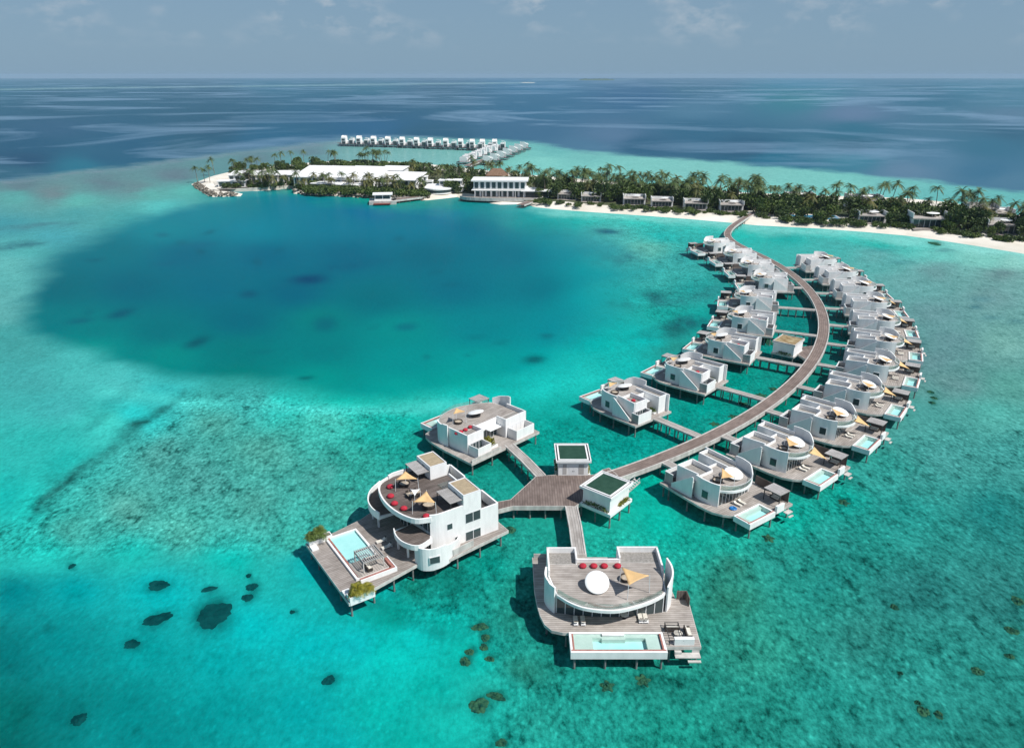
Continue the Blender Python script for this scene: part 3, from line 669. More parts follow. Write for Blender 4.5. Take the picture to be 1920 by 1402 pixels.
# ---------------------------------------------------------------- furniture of the three large villas
zr = 6.06
A_ = lambda px, py, z: at(940+px*0.2283, 960+py*0.2283, z)
def flat(v): return v
daybed.place(A_(785,592,6.9).xy.to_3d()+Vector((0,0,zr)), math.radians(-90), 'round white daybed canopy on the roof of the front villa', scale=1.0)
for c_ in [o for o in C.objects if o.type == 'MESH' and o.parent and o.parent.get('label') == 'round white daybed canopy on the roof of the front villa' and o.name.startswith('canopy')]: c_.rotation_euler = (0, math.radians(32), 0); c_.location = (0,0,1.25)
for k, (px, w_) in enumerate(((670,'leftmost of the four beanbags'),(760,'second of the four beanbags from the left'),(846,'third of the four beanbags from the left'),(955,'rightmost of the four beanbags'))):
    dup(bean.o, A_(px,440,6.3).xy.to_3d()+Vector((0,0,zr)), k, 'red beanbag on the front villa roof, '+w_, scale=1.05)
make_sail(A_(985,450,9.0), A_(1218,520,9.2), A_(1045,602,8.6), zr, 'large tan shade sail over a lounger on the front villa roof')
nest.place(A_(1025,545,6.3).xy.to_3d()+Vector((0,0,zr)), 0, 'round rattan lounger under the tan sail on the front villa roof')
for px, py, w_ in ((610,888,'farthest left'),(670,888,'second from the left'),(1142,868,'third from the left'),(1184,868,'farthest right')):
    lounger.place(A_(px,py,D+0.3).xy.to_3d()+Vector((0,0,D+0.01)), PI/2+0.0, 'cream sun lounger before the front villa glass, '+w_, scale=1.05)
tb = empty('round_table', A_(1008,872,D).xy.to_3d()+Vector((0,0,D+0.01)), 0, 'small round table on the pool deck of the front villa', 'table')
part('top', MB().lathe(0,0,[(0.55,0.70),(0.6,0.72),(0.6,0.76),(0.55,0.78)],20), 'cushion', tb); part('pedestal', MB().lathe(0,0,[(0.3,0),(0.28,0.04),(0.06,0.06),(0.06,0.7)],12), 'dark', tb)
sofa.place(A_(1400,968,D).xy.to_3d()+Vector((0,0,D+0.01)), 0, 'outdoor sofa beside the pool of the front villa')
sofa.place(A_(1530,1000,D).xy.to_3d()+Vector((0,0,D+0.01)), -PI/2, 'outdoor sofa at the outer edge of the front villa side deck')
st = empty('side_table', A_(1450,1010,D).xy.to_3d()+Vector((0,0,D+0.01)), 0, 'round dark table between the sofas of the front villa', 'table')
part('top', MB().lathe(0,0,[(0.62,0.40),(0.65,0.42),(0.65,0.46)],20), 'cushion', st); part('legs', MB().lathe(0,0,[(0.45,0),(0.12,0.05),(0.12,0.4)],10), 'dark', st)
C_ = lambda px, py, z: at(780+px*0.125, 720+py*0.125, z)
daybed.place(C_(895,425,6.9).xy.to_3d()+Vector((0,0,zr)), math.radians(136), 'round white daybed canopy on the roof behind the three-storey villa')
make_sail(C_(600,355,9.0), C_(553,450,8.7), C_(742,410,8.9), zr, 'tan shade sail on the villa roof behind the three-storey villa')
nest.place(C_(635,572,6.3).xy.to_3d()+Vector((0,0,zr)), 0, 'dark round lounger on the villa roof behind the three-storey villa')
for k, (px, py, w_) in enumerate(((612,738,'nearest the wall end'),(672,715,'second from the wall end'),(742,683,'third from the wall end'),(815,642,'nearest the entrance'))):
    dup(bean.o, C_(px,py,6.3).xy.to_3d()+Vector((0,0,zr)), k, 'red beanbag on the roof behind the three-storey villa, '+w_, scale=1.0)
B_ = lambda px, py, z: at(690+px*0.17833, 830+py*0.17833, z)
zb = 9.2
make_sail(B_(390,295,12.2), B_(288,388,11.6), B_(522,380,11.7), zb, 'upper tan sail on the roof terrace of the three-storey villa')
make_sail(B_(615,505,12.2), B_(468,622,11.6), B_(708,628,11.6), zb, 'lower tan sail on the roof terrace of the three-storey villa')
make_sail(B_(450,490,11.2), B_(545,485,11.2), B_(490,560,10.6), zb, 'small white shade sail between the two tan sails', m='whitefab')
for k, (px, py, w_) in enumerate(((232,458,'topmost along the rim'),(238,556,'second along the rim'),(278,634,'third along the rim'),(376,686,'fourth along the rim'),(612,768,'by the side wall'))):
    dup(bean.o, B_(px,py,9.5).xy.to_3d()+Vector((0,0,zb)), k, 'red beanbag on the three-storey villa roof, '+w_, scale=1.15)
nest.place(B_(380,435,9.5).xy.to_3d()+Vector((0,0,zb)), 0, 'round lounger under the upper sail of the three-storey villa', scale=1.1)
nest.place(B_(640,660,9.5).xy.to_3d()+Vector((0,0,zb)), 1, 'round lounger under the lower sail of the three-storey villa', scale=1.25)
dt = empty('dining_table', B_(480,560,9.2).xy.to_3d()+Vector((0,0,zb)), 0.6, 'dark dining table on the roof of the three-storey villa', 'table')
part('top', MB().box(-1.3,-0.5,0.7,1.3,0.5,0.76), 'tancush', dt)
for x in (-1.2,1.2):
    for y in (-0.42,0.42): part('leg', MB().box(x-0.04,y-0.04,0,x+0.04,y+0.04,0.7), 'dark', dt)
def make_chair():
    R = empty('dining_chair', label='', cat='chair', group='dining chairs on the grand villa roof')
    part('seat', MB().box(-0.25,-0.25,0.42,0.25,0.25,0.48), 'rattan', R); part('backrest', MB().box(-0.25,0.2,0.48,0.25,0.25,0.95), 'rattan', R)
    for x in (-0.22,0.22):
        for y in (-0.22,0.22): part('leg', MB().box(x-0.02,y-0.02,0,x+0.02,y+0.02,0.42), 'dark', R)
    return Proto(R)
ch = make_chair(); c0 = dt.location
for k, (x, y, r) in enumerate(((-0.8,0.85,0),(0,0.85,0),(0.8,0.85,0),(-0.8,-0.85,PI),(0,-0.85,PI),(0.8,-0.85,PI))):
    c, s = math.cos(0.6), math.sin(0.6)
    ch.place(c0+Vector((c*x-s*y, s*x+c*y, 0)), 0.6+r, 'dark rattan chair at the rooftop dining table of the three-storey villa')
def Bw(a, b, z=0): 
    c, s = math.cos(brz), math.sin(brz); return Vector((-2.6+c*a+s*b, 117+s*a-c*b, z))
sofa.place(Bw(25.0,1.6,2.96), brz+PI/2, 'outdoor sofa under the slatted pergola by the grand pool, outer side')
sofa.place(Bw(23.6,3.6,2.96), brz+PI, 'outdoor sofa under the slatted pergola by the grand pool, house side')
lounger.place(Bw(19.5,6.0,D+0.01), brz, 'sun lounger on the shaded deck of the three-storey villa, nearer the curved wall', scale=1.05)
lounger.place(Bw(19.5,8.2,D+0.01), brz, 'sun lounger on the shaded deck of the three-storey villa, nearer the middle', scale=1.05)
# blue swim ring at the nearest outer villa
q = at(1230+1110*0.1302, 840+872*0.1302, D)
single('swim_ring', MB().lathe(0,0,[(0.3,0.02),(0.55,0.0),(0.75,0.12),(0.62,0.24),(0.4,0.24),(0.3,0.14)],20), 'blue', 'round blue swim ring on the deck beside the nearest outer villa pool', 'swim ring', loc=(q.x,q.y,D+0.01))
# ---------------------------------------------------------------- small service pavilions
def hut(loc, rz, label, hedges, doors):
    R = empty('service_pavilion', loc, rz, label, 'pavilion')
    part('floor', MB().box(-3.65,-3.9,1.7,3.65,3.9,D), 'white', R)
    part('wall', MB().box(-3.1,-3.4,D,3.1,3.4,5.6), 'white', R)
    rf = part('roof', MB().box(-3.65,-3.95,5.6,3.65,3.95,5.85), 'white', R)
    part('roof_gutter', MB().wall([(-3.55,-3.85),(3.55,-3.85),(3.55,3.85),(-3.55,3.85)], 0.2, 5.852, 6.1, True), 'white', rf)
    part('gutter_floor', MB().box(-3.44,-3.74,5.852,3.44,3.74,5.88), 'dark', rf)
    part('inner_rim', MB().wall([(-3.0,-3.3),(3.0,-3.3),(3.0,3.3),(-3.0,3.3)], 0.3, 5.882, 6.12, True), 'white', rf)
    part('green_top', MB().box(-2.84,-3.14,5.883,2.84,3.14,6.0), 'greenroof', rf)
    piles(R, [(-3.3,-3.5),(3.3,-3.5),(3.3,3.5),(-3.3,3.5),(0,-3.5),(3.3,0)], top=1.7)
    for (x0,y0,x1,y1,m,sd) in hedges:
        shrub_part(R, 'hedge', (x0+x1)/2, (y0+y1)/2, D, (x1-x0)/2, (y1-y0)/2, 0.9, 260, m, 1, 0.32, sd)
    if doors:
        for x0, x1 in ((-2.2,-1.4),(1.1,2.2)): part('louvre_panel', MB().box(x0,-3.44,D+0.3,x1,-3.402,5.0), 'slat', R)
        dd = part('door', MB().box(-0.9,-3.43,D,-0.03,-3.402,4.8).box(0.03,-3.43,D,0.9,-3.402,4.8), 'frame', R)
        part('handle', MB().box(-0.2,-3.48,3.3,-0.1,-3.432,3.5).box(0.1,-3.48,3.3,0.2,-3.432,3.5), 'dark', dd)
    return R
hut((12.75,140.2,0), 0, 'white square pavilion with dark green roof and louvred doors behind the platform', [(-3.6,-3.3,-3.15,3.3,'bush',1),(3.15,-3.3,3.6,3.3,'bushyellow',2)], True)
hut((18.4,126.95,0), math.radians(-40), 'white square pavilion with dark green roof and hedge trays, tilted beside the platform', [(-3.3,-3.85,3.3,-3.45,'bush',3),(3.15,-1.0,3.6,3.6,'bushyellow',4)], False)
bs = empty('boat_stairs', (24.3,134.0,0), math.radians(-60), 'pale timber boat stairs running down to the water beside the boardwalk', 'stairs')
for k in range(9): part('tread', MB().box(-0.8,-0.3+0.0,0,0.8,0.05,0.08), 'fascia', bs).location = (0, 1.6-0.45*k, D-0.1-0.27*k)
part('stringer', MB().add([(-0.85,1.9,D),(-0.85,1.9,D-0.3),(-0.85,-2.4,-0.2),(-0.85,-2.4,0.1),(-0.75,1.9,D),(-0.75,1.9,D-0.3),(-0.75,-2.4,-0.2),(-0.75,-2.4,0.1)],[(0,1,2,3),(7,6,5,4),(0,3,7,4),(1,5,6,2),(0,4,5,1),(3,2,6,7)]), 'fascia', bs)
part('stringer', MB().add([(0.85,1.9,D),(0.85,1.9,D-0.3),(0.85,-2.4,-0.2),(0.85,-2.4,0.1),(0.75,1.9,D),(0.75,1.9,D-0.3),(0.75,-2.4,-0.2),(0.75,-2.4,0.1)],[(3,2,1,0),(4,5,6,7),(4,7,3,0),(2,6,5,1),(1,5,4,0),(7,6,2,3)]), 'fascia', bs)
for x in (-0.8,0.8):
    part('handrail', MB().tube((x,1.7,D+0.9),(x,-2.2,0.9),0.05,6).tube((x,1.7,D),(x,1.7,D+0.9),0.05,6).tube((x,-2.2,0),(x,-2.2,0.9),0.05,6), 'frame', bs)
# pavilion with a dry planted roof inside the curve
p = [at(1200+x*0.1875, 600+y*0.1875, 6.0) for x, y in ((1340,212),(1572,262),(1635,180),(1405,142))]
ctr = sum(p, Vector())/4; ax = (p[1]-p[0]); rz = math.atan2(ax.y, ax.x); lx = (ax.length+(p[2]-p[3]).length)/2; ly = ((p[3]-p[0]).length+(p[2]-p[1]).length)/2*0.97
R = empty('planted_pavilion', (ctr.x,ctr.y,0), rz, 'low white pavilion with dry brown planted roof inside the boardwalk curve', 'pavilion')
part('wall', MB().box(-lx/2+0.3,-ly/2+0.3,D,lx/2-0.3,ly/2-0.3,5.5), 'white', R); rf = part('roof', MB().box(-lx/2,-ly/2,5.5,lx/2,ly/2,5.8), 'white', R)
part('roof_rim', MB().wall([(-lx/2+.15,-ly/2+.15),(lx/2-.15,-ly/2+.15),(lx/2-.15,ly/2-.15),(-lx/2+.15,ly/2-.15)], 0.3, 5.802, 6.15, True), 'fascia', rf)
part('planted_top', MB().box(-lx/2+.31,-ly/2+.31,5.802,lx/2-.31,ly/2-.31,5.95), 'brownroof', rf)
part('floor', MB().box(-lx/2,-ly/2,1.9,lx/2,ly/2,D), 'fascia', R); piles(R, [(-lx/2+.4,-ly/2+.4),(lx/2-.4,-ly/2+.4),(lx/2-.4,ly/2-.4),(-lx/2+.4,ly/2-.4),(0,-ly/2+.4)], top=1.9)
shrub_part(R, 'hedge', 0.6, -ly/2+0.1, D, lx/2-0.8, 0.3, 0.8, 200, 'bush', 1, 0.35, 8)
q = [at(1200+x*0.1875, 600+y*0.1875, D-0.01) for x, y in ((1588,270),(1742,258),(1790,300),(1690,412),(1575,335))]
b0 = q[0]; R = empty('spur_platform', (b0.x,b0.y,0), 0, 'wedge-shaped timber platform linking the planted-roof pavilion to the boardwalk', 'platform')
pl_ = [(v.x-b0.x, v.y-b0.y) for v in q]; part('deck', MB().prism(pl_, D-0.14, D-0.008), 'hubdeck', R); part('edge_beam', MB().wall(pl_, 0.22, D-0.7, D-0.014, True), 'fascia', R)
# ---------------------------------------------------------------- island ground
near = [(366,343),(374,350),(396,363),(405,366),(446,365),(447,362),(413,358),(480,355),(553,350),(557,360),(620,364),(700,368),(760,372),(800,372),(858,366),(885,372),(940,380),(985,379),(1010,385),(1050,389),(1100,393),(1160,397),(1220,401),(1300,407),(1370,413),(1420,418),(1480,421),(1540,424),(1620,430),(1700,437),(1760,445),(1840,457),(1920,470),(2010,486),(2140,512)]
far = [(2140,452),(2000,424),(1920,405),(1860,393),(1780,380),(1690,372),(1600,369),(1500,366),(1400,362),(1300,353),(1200,345),(1100,337),(1000,329),(930,322),(860,314),(780,306),(700,303),(600,304),(520,312),(440,320),(400,330)]
outl = [at(x,y,0.1) for x, y in near+far]
g = bpy.data.meshes.new('island_sand')
inner = []
cen = sum(outl, Vector())/len(outl)
def inset(poly, d):
    n = len(poly); out = []
    for i in range(n):
        a, b, c = poly[i-1], poly[i], poly[(i+1)%n]; t = ((b-a).normalized()+(c-b).normalized())
        t = t.normalized() if t.length > 1e-6 else (c-b).normalized(); out.append(Vector((b.x-t.y*d, b.y+t.x*d, b.z)))
    return out
ins = inset(outl, 7.0)
vs = [(v.x,v.y,-1.7) for v in inset(outl,-6)]+[(v.x,v.y,0.12) for v in outl]+[(v.x,v.y,1.3) for v in ins]; n = len(outl)
fs = []
for k in (0,1): fs += [(k*n+i,k*n+(i+1)%n,(k+1)*n+(i+1)%n,(k+1)*n+i) for i in range(n)]
for t in tessellate_polygon([[Vector((v.x,v.y,0)) for v in ins]]):
    a,b,c = [ins[i] for i in t]; fs.append(tuple(i+2*n for i in (t if (b-a).cross(c-a).z > 0 else t[::-1])))
g.from_pydata(vs, [], fs); g.materials.append(MT['sand']); g.update(); o = link('island_sand', g); tag(o, kind='structure')
GZ = 1.3
gp = [at(x,y,GZ) for x, y in ((1420,400),(1480,398),(1560,404),(1640,410),(1700,416),(1780,424),(1850,432),(1920,446),(2100,478),(2100,458),(1920,412),(1780,388),(1600,376),(1400,368),(1200,352),(1000,336),(860,322),(700,312),(560,313),(440,330),(430,345),(560,345),(640,352),(780,362),(870,362),(1000,378),(1060,378),(1120,384),(1240,391),(1340,400),(1385,404),(1412,392))]
o = single('undergrowth', MB().prism([(v.x,v.y) for v in gp], GZ-0.3, GZ+0.12), mottled('leaf_litter', (0.04,0.06,0.02), (0.13,0.13,0.07), 0.06, 0.95, detail=8), None, None); tag(o, kind='structure')
o = single('paved_quay', MB().prism([(v.x,v.y) for v in [at(x,y,GZ) for x, y in ((405,352),(470,350),(552,346),(556,340),(430,336),(400,342))]], GZ-0.3, GZ+0.2), 'paving', None, None); tag(o, kind='structure')
def wallpx(name, pts, t, z0, z1, m, label, cat):
    P = [at(x,y,0) for x, y in pts]; b = P[0]
    return single(name, MB().wall([(p.x-b.x,p.y-b.y) for p in P], t, z0, z1), m, label, cat, loc=(b.x,b.y,0))
def rocks(name, pts, w, h, label):
    r = random.Random(len(pts)*3); P = [at(x,y,0) for x, y in pts]; b = P[0]; mb = MB()
    for i in range(len(P)-1):
        l = (P[i+1]-P[i]).length
        for k in range(int(l/0.35)):
            p = P[i].lerp(P[i+1], r.random())-b; s = r.uniform(0.6,1.7)
            cx, cy, cz = p.x+r.uniform(-w,w), p.y+r.uniform(-w,w), r.uniform(-1,h)
            vv = [(cx+s*a*r.uniform(.6,1.1), cy+s*c*r.uniform(.6,1.1), cz+s*e*r.uniform(.5,.9)) for a,c,e in ((1,0,0),(-1,0,0),(0,1,0),(0,-1,0),(0,0,1),(0,0,-1))]
            mb.add(vv, [(0,2,4),(2,1,4),(1,3,4),(3,0,4),(2,0,5),(1,2,5),(3,1,5),(0,3,5)])
    return single(name, mb, 'rock', label, 'breakwater', loc=(b.x,b.y,0))
rocks('rock_breakwater', [(366,344),(376,352),(398,366),(446,366)], 2.8, 1.5, 'brown rock breakwater hooking round the far left tip of the island')
rocks('rock_revetment', [(555,360),(620,364),(700,369),(780,373),(800,373)], 3.2, 1.6, 'brown rock revetment along the lagoon shore below the big white buildings')
wallpx('quay_wall', [(410,359),(480,356),(553,351)], 0.8, -1.5, 1.6, 'paving', 'straight pale quay wall along the left end of the island', 'quay')
# ---------------------------------------------------------------- buildings on the island
def bldg(name, label, px, py, z, rz, cat='building', group=None):
    b = at(px, py, z); return empty(name, (b.x,b.y,z), math.radians(rz), label, cat, group)
def block(R, lx, ly, h, my=0, over=0.8, slope=0.0, wins=0, z0=0, x0=None, y0=0, rooft=0.35):
    """one storey with a light roof; x across, y away from the lagoon"""
    x0 = -lx/2 if x0 is None else x0
    w = part('wall', MB().box(x0,y0,z0,x0+lx,y0+ly,z0+h), 'white', R)
    r = MB().add([(x0-over,y0-over,z0+h),(x0+lx+over,y0-over,z0+h),(x0+lx+over,y0+ly+over,z0+h+slope),(x0-over,y0+ly+over,z0+h+slope),
                  (x0-over,y0-over,z0+h+rooft),(x0+lx+over,y0-over,z0+h+rooft),(x0+lx+over,y0+ly+over,z0+h+slope+rooft),(x0-over,y0+ly+over,z0+h+slope+rooft)],
                 [(3,2,1,0),(4,5,6,7),(0,1,5,4),(1,2,6,5),(2,3,7,6),(3,0,4,7)])
    part('roof', r, 'white', R)
    if wins:
        s = lx/wins
        for k in range(wins):
            f = part('window', MB().box(x0+s*k+s*0.15,y0-0.06,z0+0.35,x0+s*k+s*0.85,y0-0.004,z0+h-0.5), 'frame', R)
            part('pane', MB().box(x0+s*k+s*0.15+0.12,y0-0.09,z0+0.45,x0+s*k+s*0.85-0.12,y0-0.063,z0+h-0.6), 'glass', f)
R = bldg('long_pavilion', 'long low white building with flat roof at the left end of the island', 492, 345, GZ, 3); block(R, 50, 18, 6.5, wins=12, slope=1.2)
R = bldg('reception_hall', 'largest white building with a broad sloping roof in the middle of the left island', 604, 351, GZ, -8); block(R, 44, 34, 7.0, slope=4.5, wins=9); block(R, 22, 10, 3.8, y0=-10.5, wins=5, x0=-4, slope=0.6)
R = bldg('assembly_hall', 'white building with a steep pale roof just right of the largest hall', 664, 353, GZ, -14); block(R, 30, 38, 6.0, slope=5.5, wins=6); block(R, 20, 9, 3.4, y0=-10, wins=4, x0=-12, slope=0.5)
R = bldg('gallery_block', 'white building with stepped sloping roofs right of the halls', 742, 354, GZ, -12); block(R, 32, 24, 6.2, slope=3, wins=6); block(R, 18, 16, 10.0, y0=25, x0=-22, slope=1.5)
R = bldg('low_annexe', 'small white annexe with flat roof beside the long low building', 435, 351, GZ, 5); block(R, 20, 9, 4.2, wins=4)
def suite(px, py, rz, label, w=15.0, group='white lagoon suites below the big buildings'):
    R = bldg('lagoon_suite', label, px, py, GZ, rz, 'house', group); block(R, w, 10, 3.4, wins=4, over=0.5); 
    part('upper_wall', MB().box(-w/2+1,3,3.75,w/2-4,10,6.8), 'white', R); part('upper_roof', MB().box(-w/2+0.4,2.4,6.8,w/2-3.4,10.6,7.1), 'white', R)
    part('balcony_rail', MB().wall([(-w/2+0.2,-0.2),(w/2-0.2,-0.2)], 0.1, 3.75, 4.7), 'frame', R); part('upper_glass', MB().box(-w/2+2,2.9,4.1,w/2-5,2.98,6.4), 'glass', R)
for k, (x, y, w_) in enumerate(((708,353,'farthest left'),(740,354,'second from the left'),(766,354,'third from the left'),(792,350,'farthest right'))): suite(x, y, -8+3*k, 'small white suite among palms below the big roofs, '+w_)
R = bldg('terraced_house', 'white two-level house with rounded terraces left of the restaurant', 832, 362, GZ, -4)
part('terrace', MB().lathe(-4,2,[(10,0),(10,3.0),(10.6,3.0),(10.6,3.9),(10.3,3.9)],28), 'white', R); block(R, 26, 12, 3.6, y0=4, wins=6, z0=0.3); block(R, 16, 9, 3.2, y0=6, x0=-4, z0=4.6, wins=4)
part('glass_band', MB().lathe(-4,2,[(10.03,0.9),(10.05,2.7)],28), 'glass', R)
R = bldg('restaurant', 'white two-storey waterfront restaurant with long glass front and boat-shaped deck', 936, 371, GZ, -3)
block(R, 34, 18, 4.6, wins=9, y0=3, over=2.2); block(R, 36, 16, 5.2, y0=4, z0=5.3, wins=9, x0=-18, over=1.6, rooft=0.8)
w2 = part('wing', MB().box(17.1,2,0,34,16,4.4), 'white', R); part('wing_roof', MB().box(15,-1,4.4,38,17,5.0), 'white', w2); part('wing_glass', MB().box(18,1.9,0.4,33.5,1.98,4.0), 'glass', w2)
dk = arc([(-27,0,0),(-22,-6.5,0),(-8,-10,0),(8,-11,0),(22,-9.5,0),(29,-6,0),(30,0,0)])
part('water_deck', MB().prism([(a,b) for a,b,_ in dk]+[(30,3),(-27,3)], -0.9, 0.25), 'deck', R); part('deck_skirt', MB().wall([(a,b) for a,b,_ in dk], 0.4, -0.7, 1.3), 'fascia', R)
part('dark_keel', MB().wall([(a,b+0.35) for a,b,_ in dk], 0.3, -1.6, -0.703), 'dark', R)
for k in range(7): part('column', MB().box(-17+5.6*k,-0.2,0.25,-16.7+5.6*k,0.1,4.6), 'white', R)
R = bldg('thatched_roof', 'brown thatched roof peak showing behind the restaurant', 932, 340, GZ, 0, 'roof')
part('cone', MB().add([(-9,-7,5),(9,-7,5),(9,7,5),(-9,7,5),(-3.5,0,10),(3.5,0,10)],[(0,1,5,4),(1,2,5),(2,3,4,5),(3,0,4),(3,2,1,0)]), 'thatch', R)
for x in (-8,8):
    for y in (-6,6): part('post', MB().tube((x,y,0),(x,y,5.2),0.3), 'trunk', R)
R = bldg('arrival_pavilion', 'small white arrival pavilion at the head of the lagoon pier', 718, 381, 0, 8, 'pavilion')
part('platform', MB().box(-9,-2,-1.5,9,11,1.5), 'fascia', R); part('landing', MB().box(-6,-6,0.0,5,-2,0.35), 'redwood', R)
for x in (-5,0,5):
    for y in (1,8.5): part('column', MB().box(x-0.25,y-0.25,1.5,x+0.25,y+0.25,5.2), 'white', R)
part('roof', MB().box(-6.6,-0.4,5.2,6.6,10,5.7), 'white', R); part('glass_wall', MB().wall([(-5.2,1),(5.2,1),(5.2,8.5),(-5.2,8.5)], 0.1, 1.5, 4.6, True), 'glass', R); part('base_wall', MB().box(-5.5,0.7,1.5,5.5,8.8,2.6), 'white', R)
a = at(733,379,0); b = at(783,373,0); c_ = at(822,362,0)
walkway('pier', [(a.x,a.y),(b.x,b.y),(c_.x,c_.y)], 7.5, 'wide grey pier between the arrival pavilion and the shore', 'pier', 'walk', 1.0, posts=8, ztop=1.5)
a = at(976,388,0); b = at(1000,379,0)
walkway('pier', [(a.x,a.y),(b.x,b.y)], 5.0, 'short dark boat jetty just right of the restaurant deck', 'pier', 'walk', 0.8, posts=6, ztop=1.3)
# beach villas
def make_beach():
    R = empty('beach_villa', label='', cat='house', group='white beach villas along the sand')
    part('wall', MB().box(-6.5,0,0,6.5,8,3.4), 'white', R); part('roof_terrace', MB().box(-6.6,-1.6,3.4,6.6,8.1,3.75), 'roofdeck', R)
    part('parapet', MB().wall([(-6.5,-1.4),(-6.5,8)], 0.25, 3.75, 5.6).wall([(6.5,8),(6.5,-1.4)], 0.25, 3.75, 5.6).wall([(-6.5,7.9),(-1,7.9),(6.5,7.9)], 0.25, 3.75, 5.2), 'white', R)
    part('glass_front', MB().box(-5.8,-0.08,0.2,5.8,-0.004,3.0), 'glass', R)
    f = MB()
    for k in range(7): f.box(-5.8+1.9*k-0.07,-0.16,0.1,-5.8+1.9*k+0.07,-0.083,3.1)
    part('window_frame', f, 'frame', R)
    part('canopy', MB().lathe(1.5,3.5,[(0.1,3.76),(0.1,4.9),(2.2,4.9),(2.3,5.05),(0.2,5.3)],20), 'whitefab', R)
    part('deck', MB().box(-6.8,-5,-0.1,6.8,-0.2,0.25), 'deck', R)
    return Proto(R)
BV_ = make_beach()
for k, (x, y, rz, w_, sc) in enumerate(((1063,374,-6,'first from the restaurant',1),(1108,378,-6,'second from the restaurant',1),(1189,384,-6,'third from the restaurant',1.1),(1241,388,-7,'fourth from the restaurant',1.05),(1304,393,-7,'fifth from the restaurant',1.1),(1371,396,-7,'last before the boardwalk end',1.1),(1634,418,-9,'first right of the blue pool',1.15),(1742,428,-10,'with the wide front beyond the right bend of the beach',1.5),(1880,438,-12,'at the right edge of the picture',1.3))):
    BV_.place(at(x,y,GZ+0.05), math.radians(rz), 'white beach villa, '+w_, scale=sc)
BV_.place(at(1868,414,GZ+0.05), math.radians(-12), 'white villa rising behind the one at the right edge', scale=1.25)
BV_.place(at(1840,404,GZ+3), math.radians(-12), 'white villa half hidden by palms behind the wide-fronted beach villa', scale=1.2)
BV_.place(at(1500,384,GZ+0.05), math.radians(-6), 'low white house behind the trees left of the blue pool', scale=1.3)
BV_.place(at(1620,392,GZ+0.05), math.radians(-8), 'low white house among palms on the far shore', scale=1.5)
R = bldg('swimming_pool', 'long blue swimming pool between the trees behind the beach', 1520, 411, GZ+0.15, -5, 'pool')
part('basin', MB().box(-17,0,0,17,9,0.9), 'paving', R); part('water', MB().box(-16.2,0.5,0.901,16.2,8.5,0.95), 'poolblue', R); part('front_wall', MB().box(-17,-0.25,0,17,-0.01,0.8), 'poolblue', R)
# ---------------------------------------------------------------- far overwater villas behind the island
def make_far(my=1):
    R = empty('water_villa', label='', cat='villa', group='distant overwater villas behind the island')
    part('deck', MB().box(-7.5,-5,1.4,7.5,11,1.9), 'dark', R)
    part('wall', MB().box(-6,0,1.9,-1.8,9,8.8).box(1.6,-1.2,1.9,5.6,8,7.0).box(-1.8,4,1.9,1.6,9,4.6), 'white', R)
    part('roof_screen', MB().wall([(-5.8,2.1),(-5.8,8.8),(-2,8.8)], 0.3, 8.8, 10.6), 'white', R); part('roof_screen', MB().wall([(5.4,0.1),(5.4,6.9)], 0.3, 7.0, 8.3), 'white', R)
    part('glass_front', MB().box(-5.2,-0.08,2.1,-2.0,-0.004,4.5), 'glass', R); part('glass_front', MB().box(1.9,-1.28,2.1,5.2,-1.204,5.9), 'glass', R); part('window', MB().box(-5.4,-0.08,5.2,-2.4,-0.004,7.5), 'glass', R)
    part('canopy', MB().lathe(3.4,4,[(0.1,7.0),(0.1,8.6),(1.7,8.6),(1.8,8.75),(0.1,8.9)],16), 'whitefab', R)
    k = MB()
    for x in (-7,-2.4,2.4,7):
        for y in (-4.6,3,10.6): k.tube((x,y,-2),(x,y,1.4),0.25,6)
    part('pilings', k, 'pile', R)
    return Proto(R)
FV = make_far()
row1 = [(652,273),(680,273.6),(707,274.3),(734,275),(761,276),(788,277),(814,278),(843,279),(871,280),(893,281),(912,281),(935,281)]
for k, (x, y) in enumerate(row1): FV.place(at(x,y,0), math.radians(-4), 'distant white villa over the water in the far straight row, %s from its left end' % (ORD+['twelfth'])[k], scale=(1.3,1.05,1.05))
ra = [(866,306),(879,301),(889,296),(899,292),(909,288),(920,285)]
for k, (x, y) in enumerate(ra): FV.place(at(x,y,0), math.radians(-103), 'distant white villa left of the far cross jetty, %s from the shore' % ORD[k], scale=0.8)
rb = [(921,308),(934,303),(946,298),(957,293),(968,288),(978,284),(988,280)]
for k, (x, y) in enumerate(rb): FV.place(at(x,y,0), math.radians(77), 'distant white villa right of the far cross jetty, %s from the shore' % ORD[k], scale=0.8)
a = at(634,270.5,0); b = at(948,279,0)
walkway('jetty', [(a.x,a.y),(b.x,b.y)], 5.0, 'long dark jetty under the far straight row of villas', 'jetty', 'dark', 0.8, posts=22, ztop=1.8)
a = at(875,315,0); b = at(965,281,0)
walkway('jetty', [(a.x,a.y),(b.x,b.y)], 6.0, 'grey jetty from the back shore between two far rows of villas', 'jetty', 'walk', 0.8, posts=22, ztop=1.8)
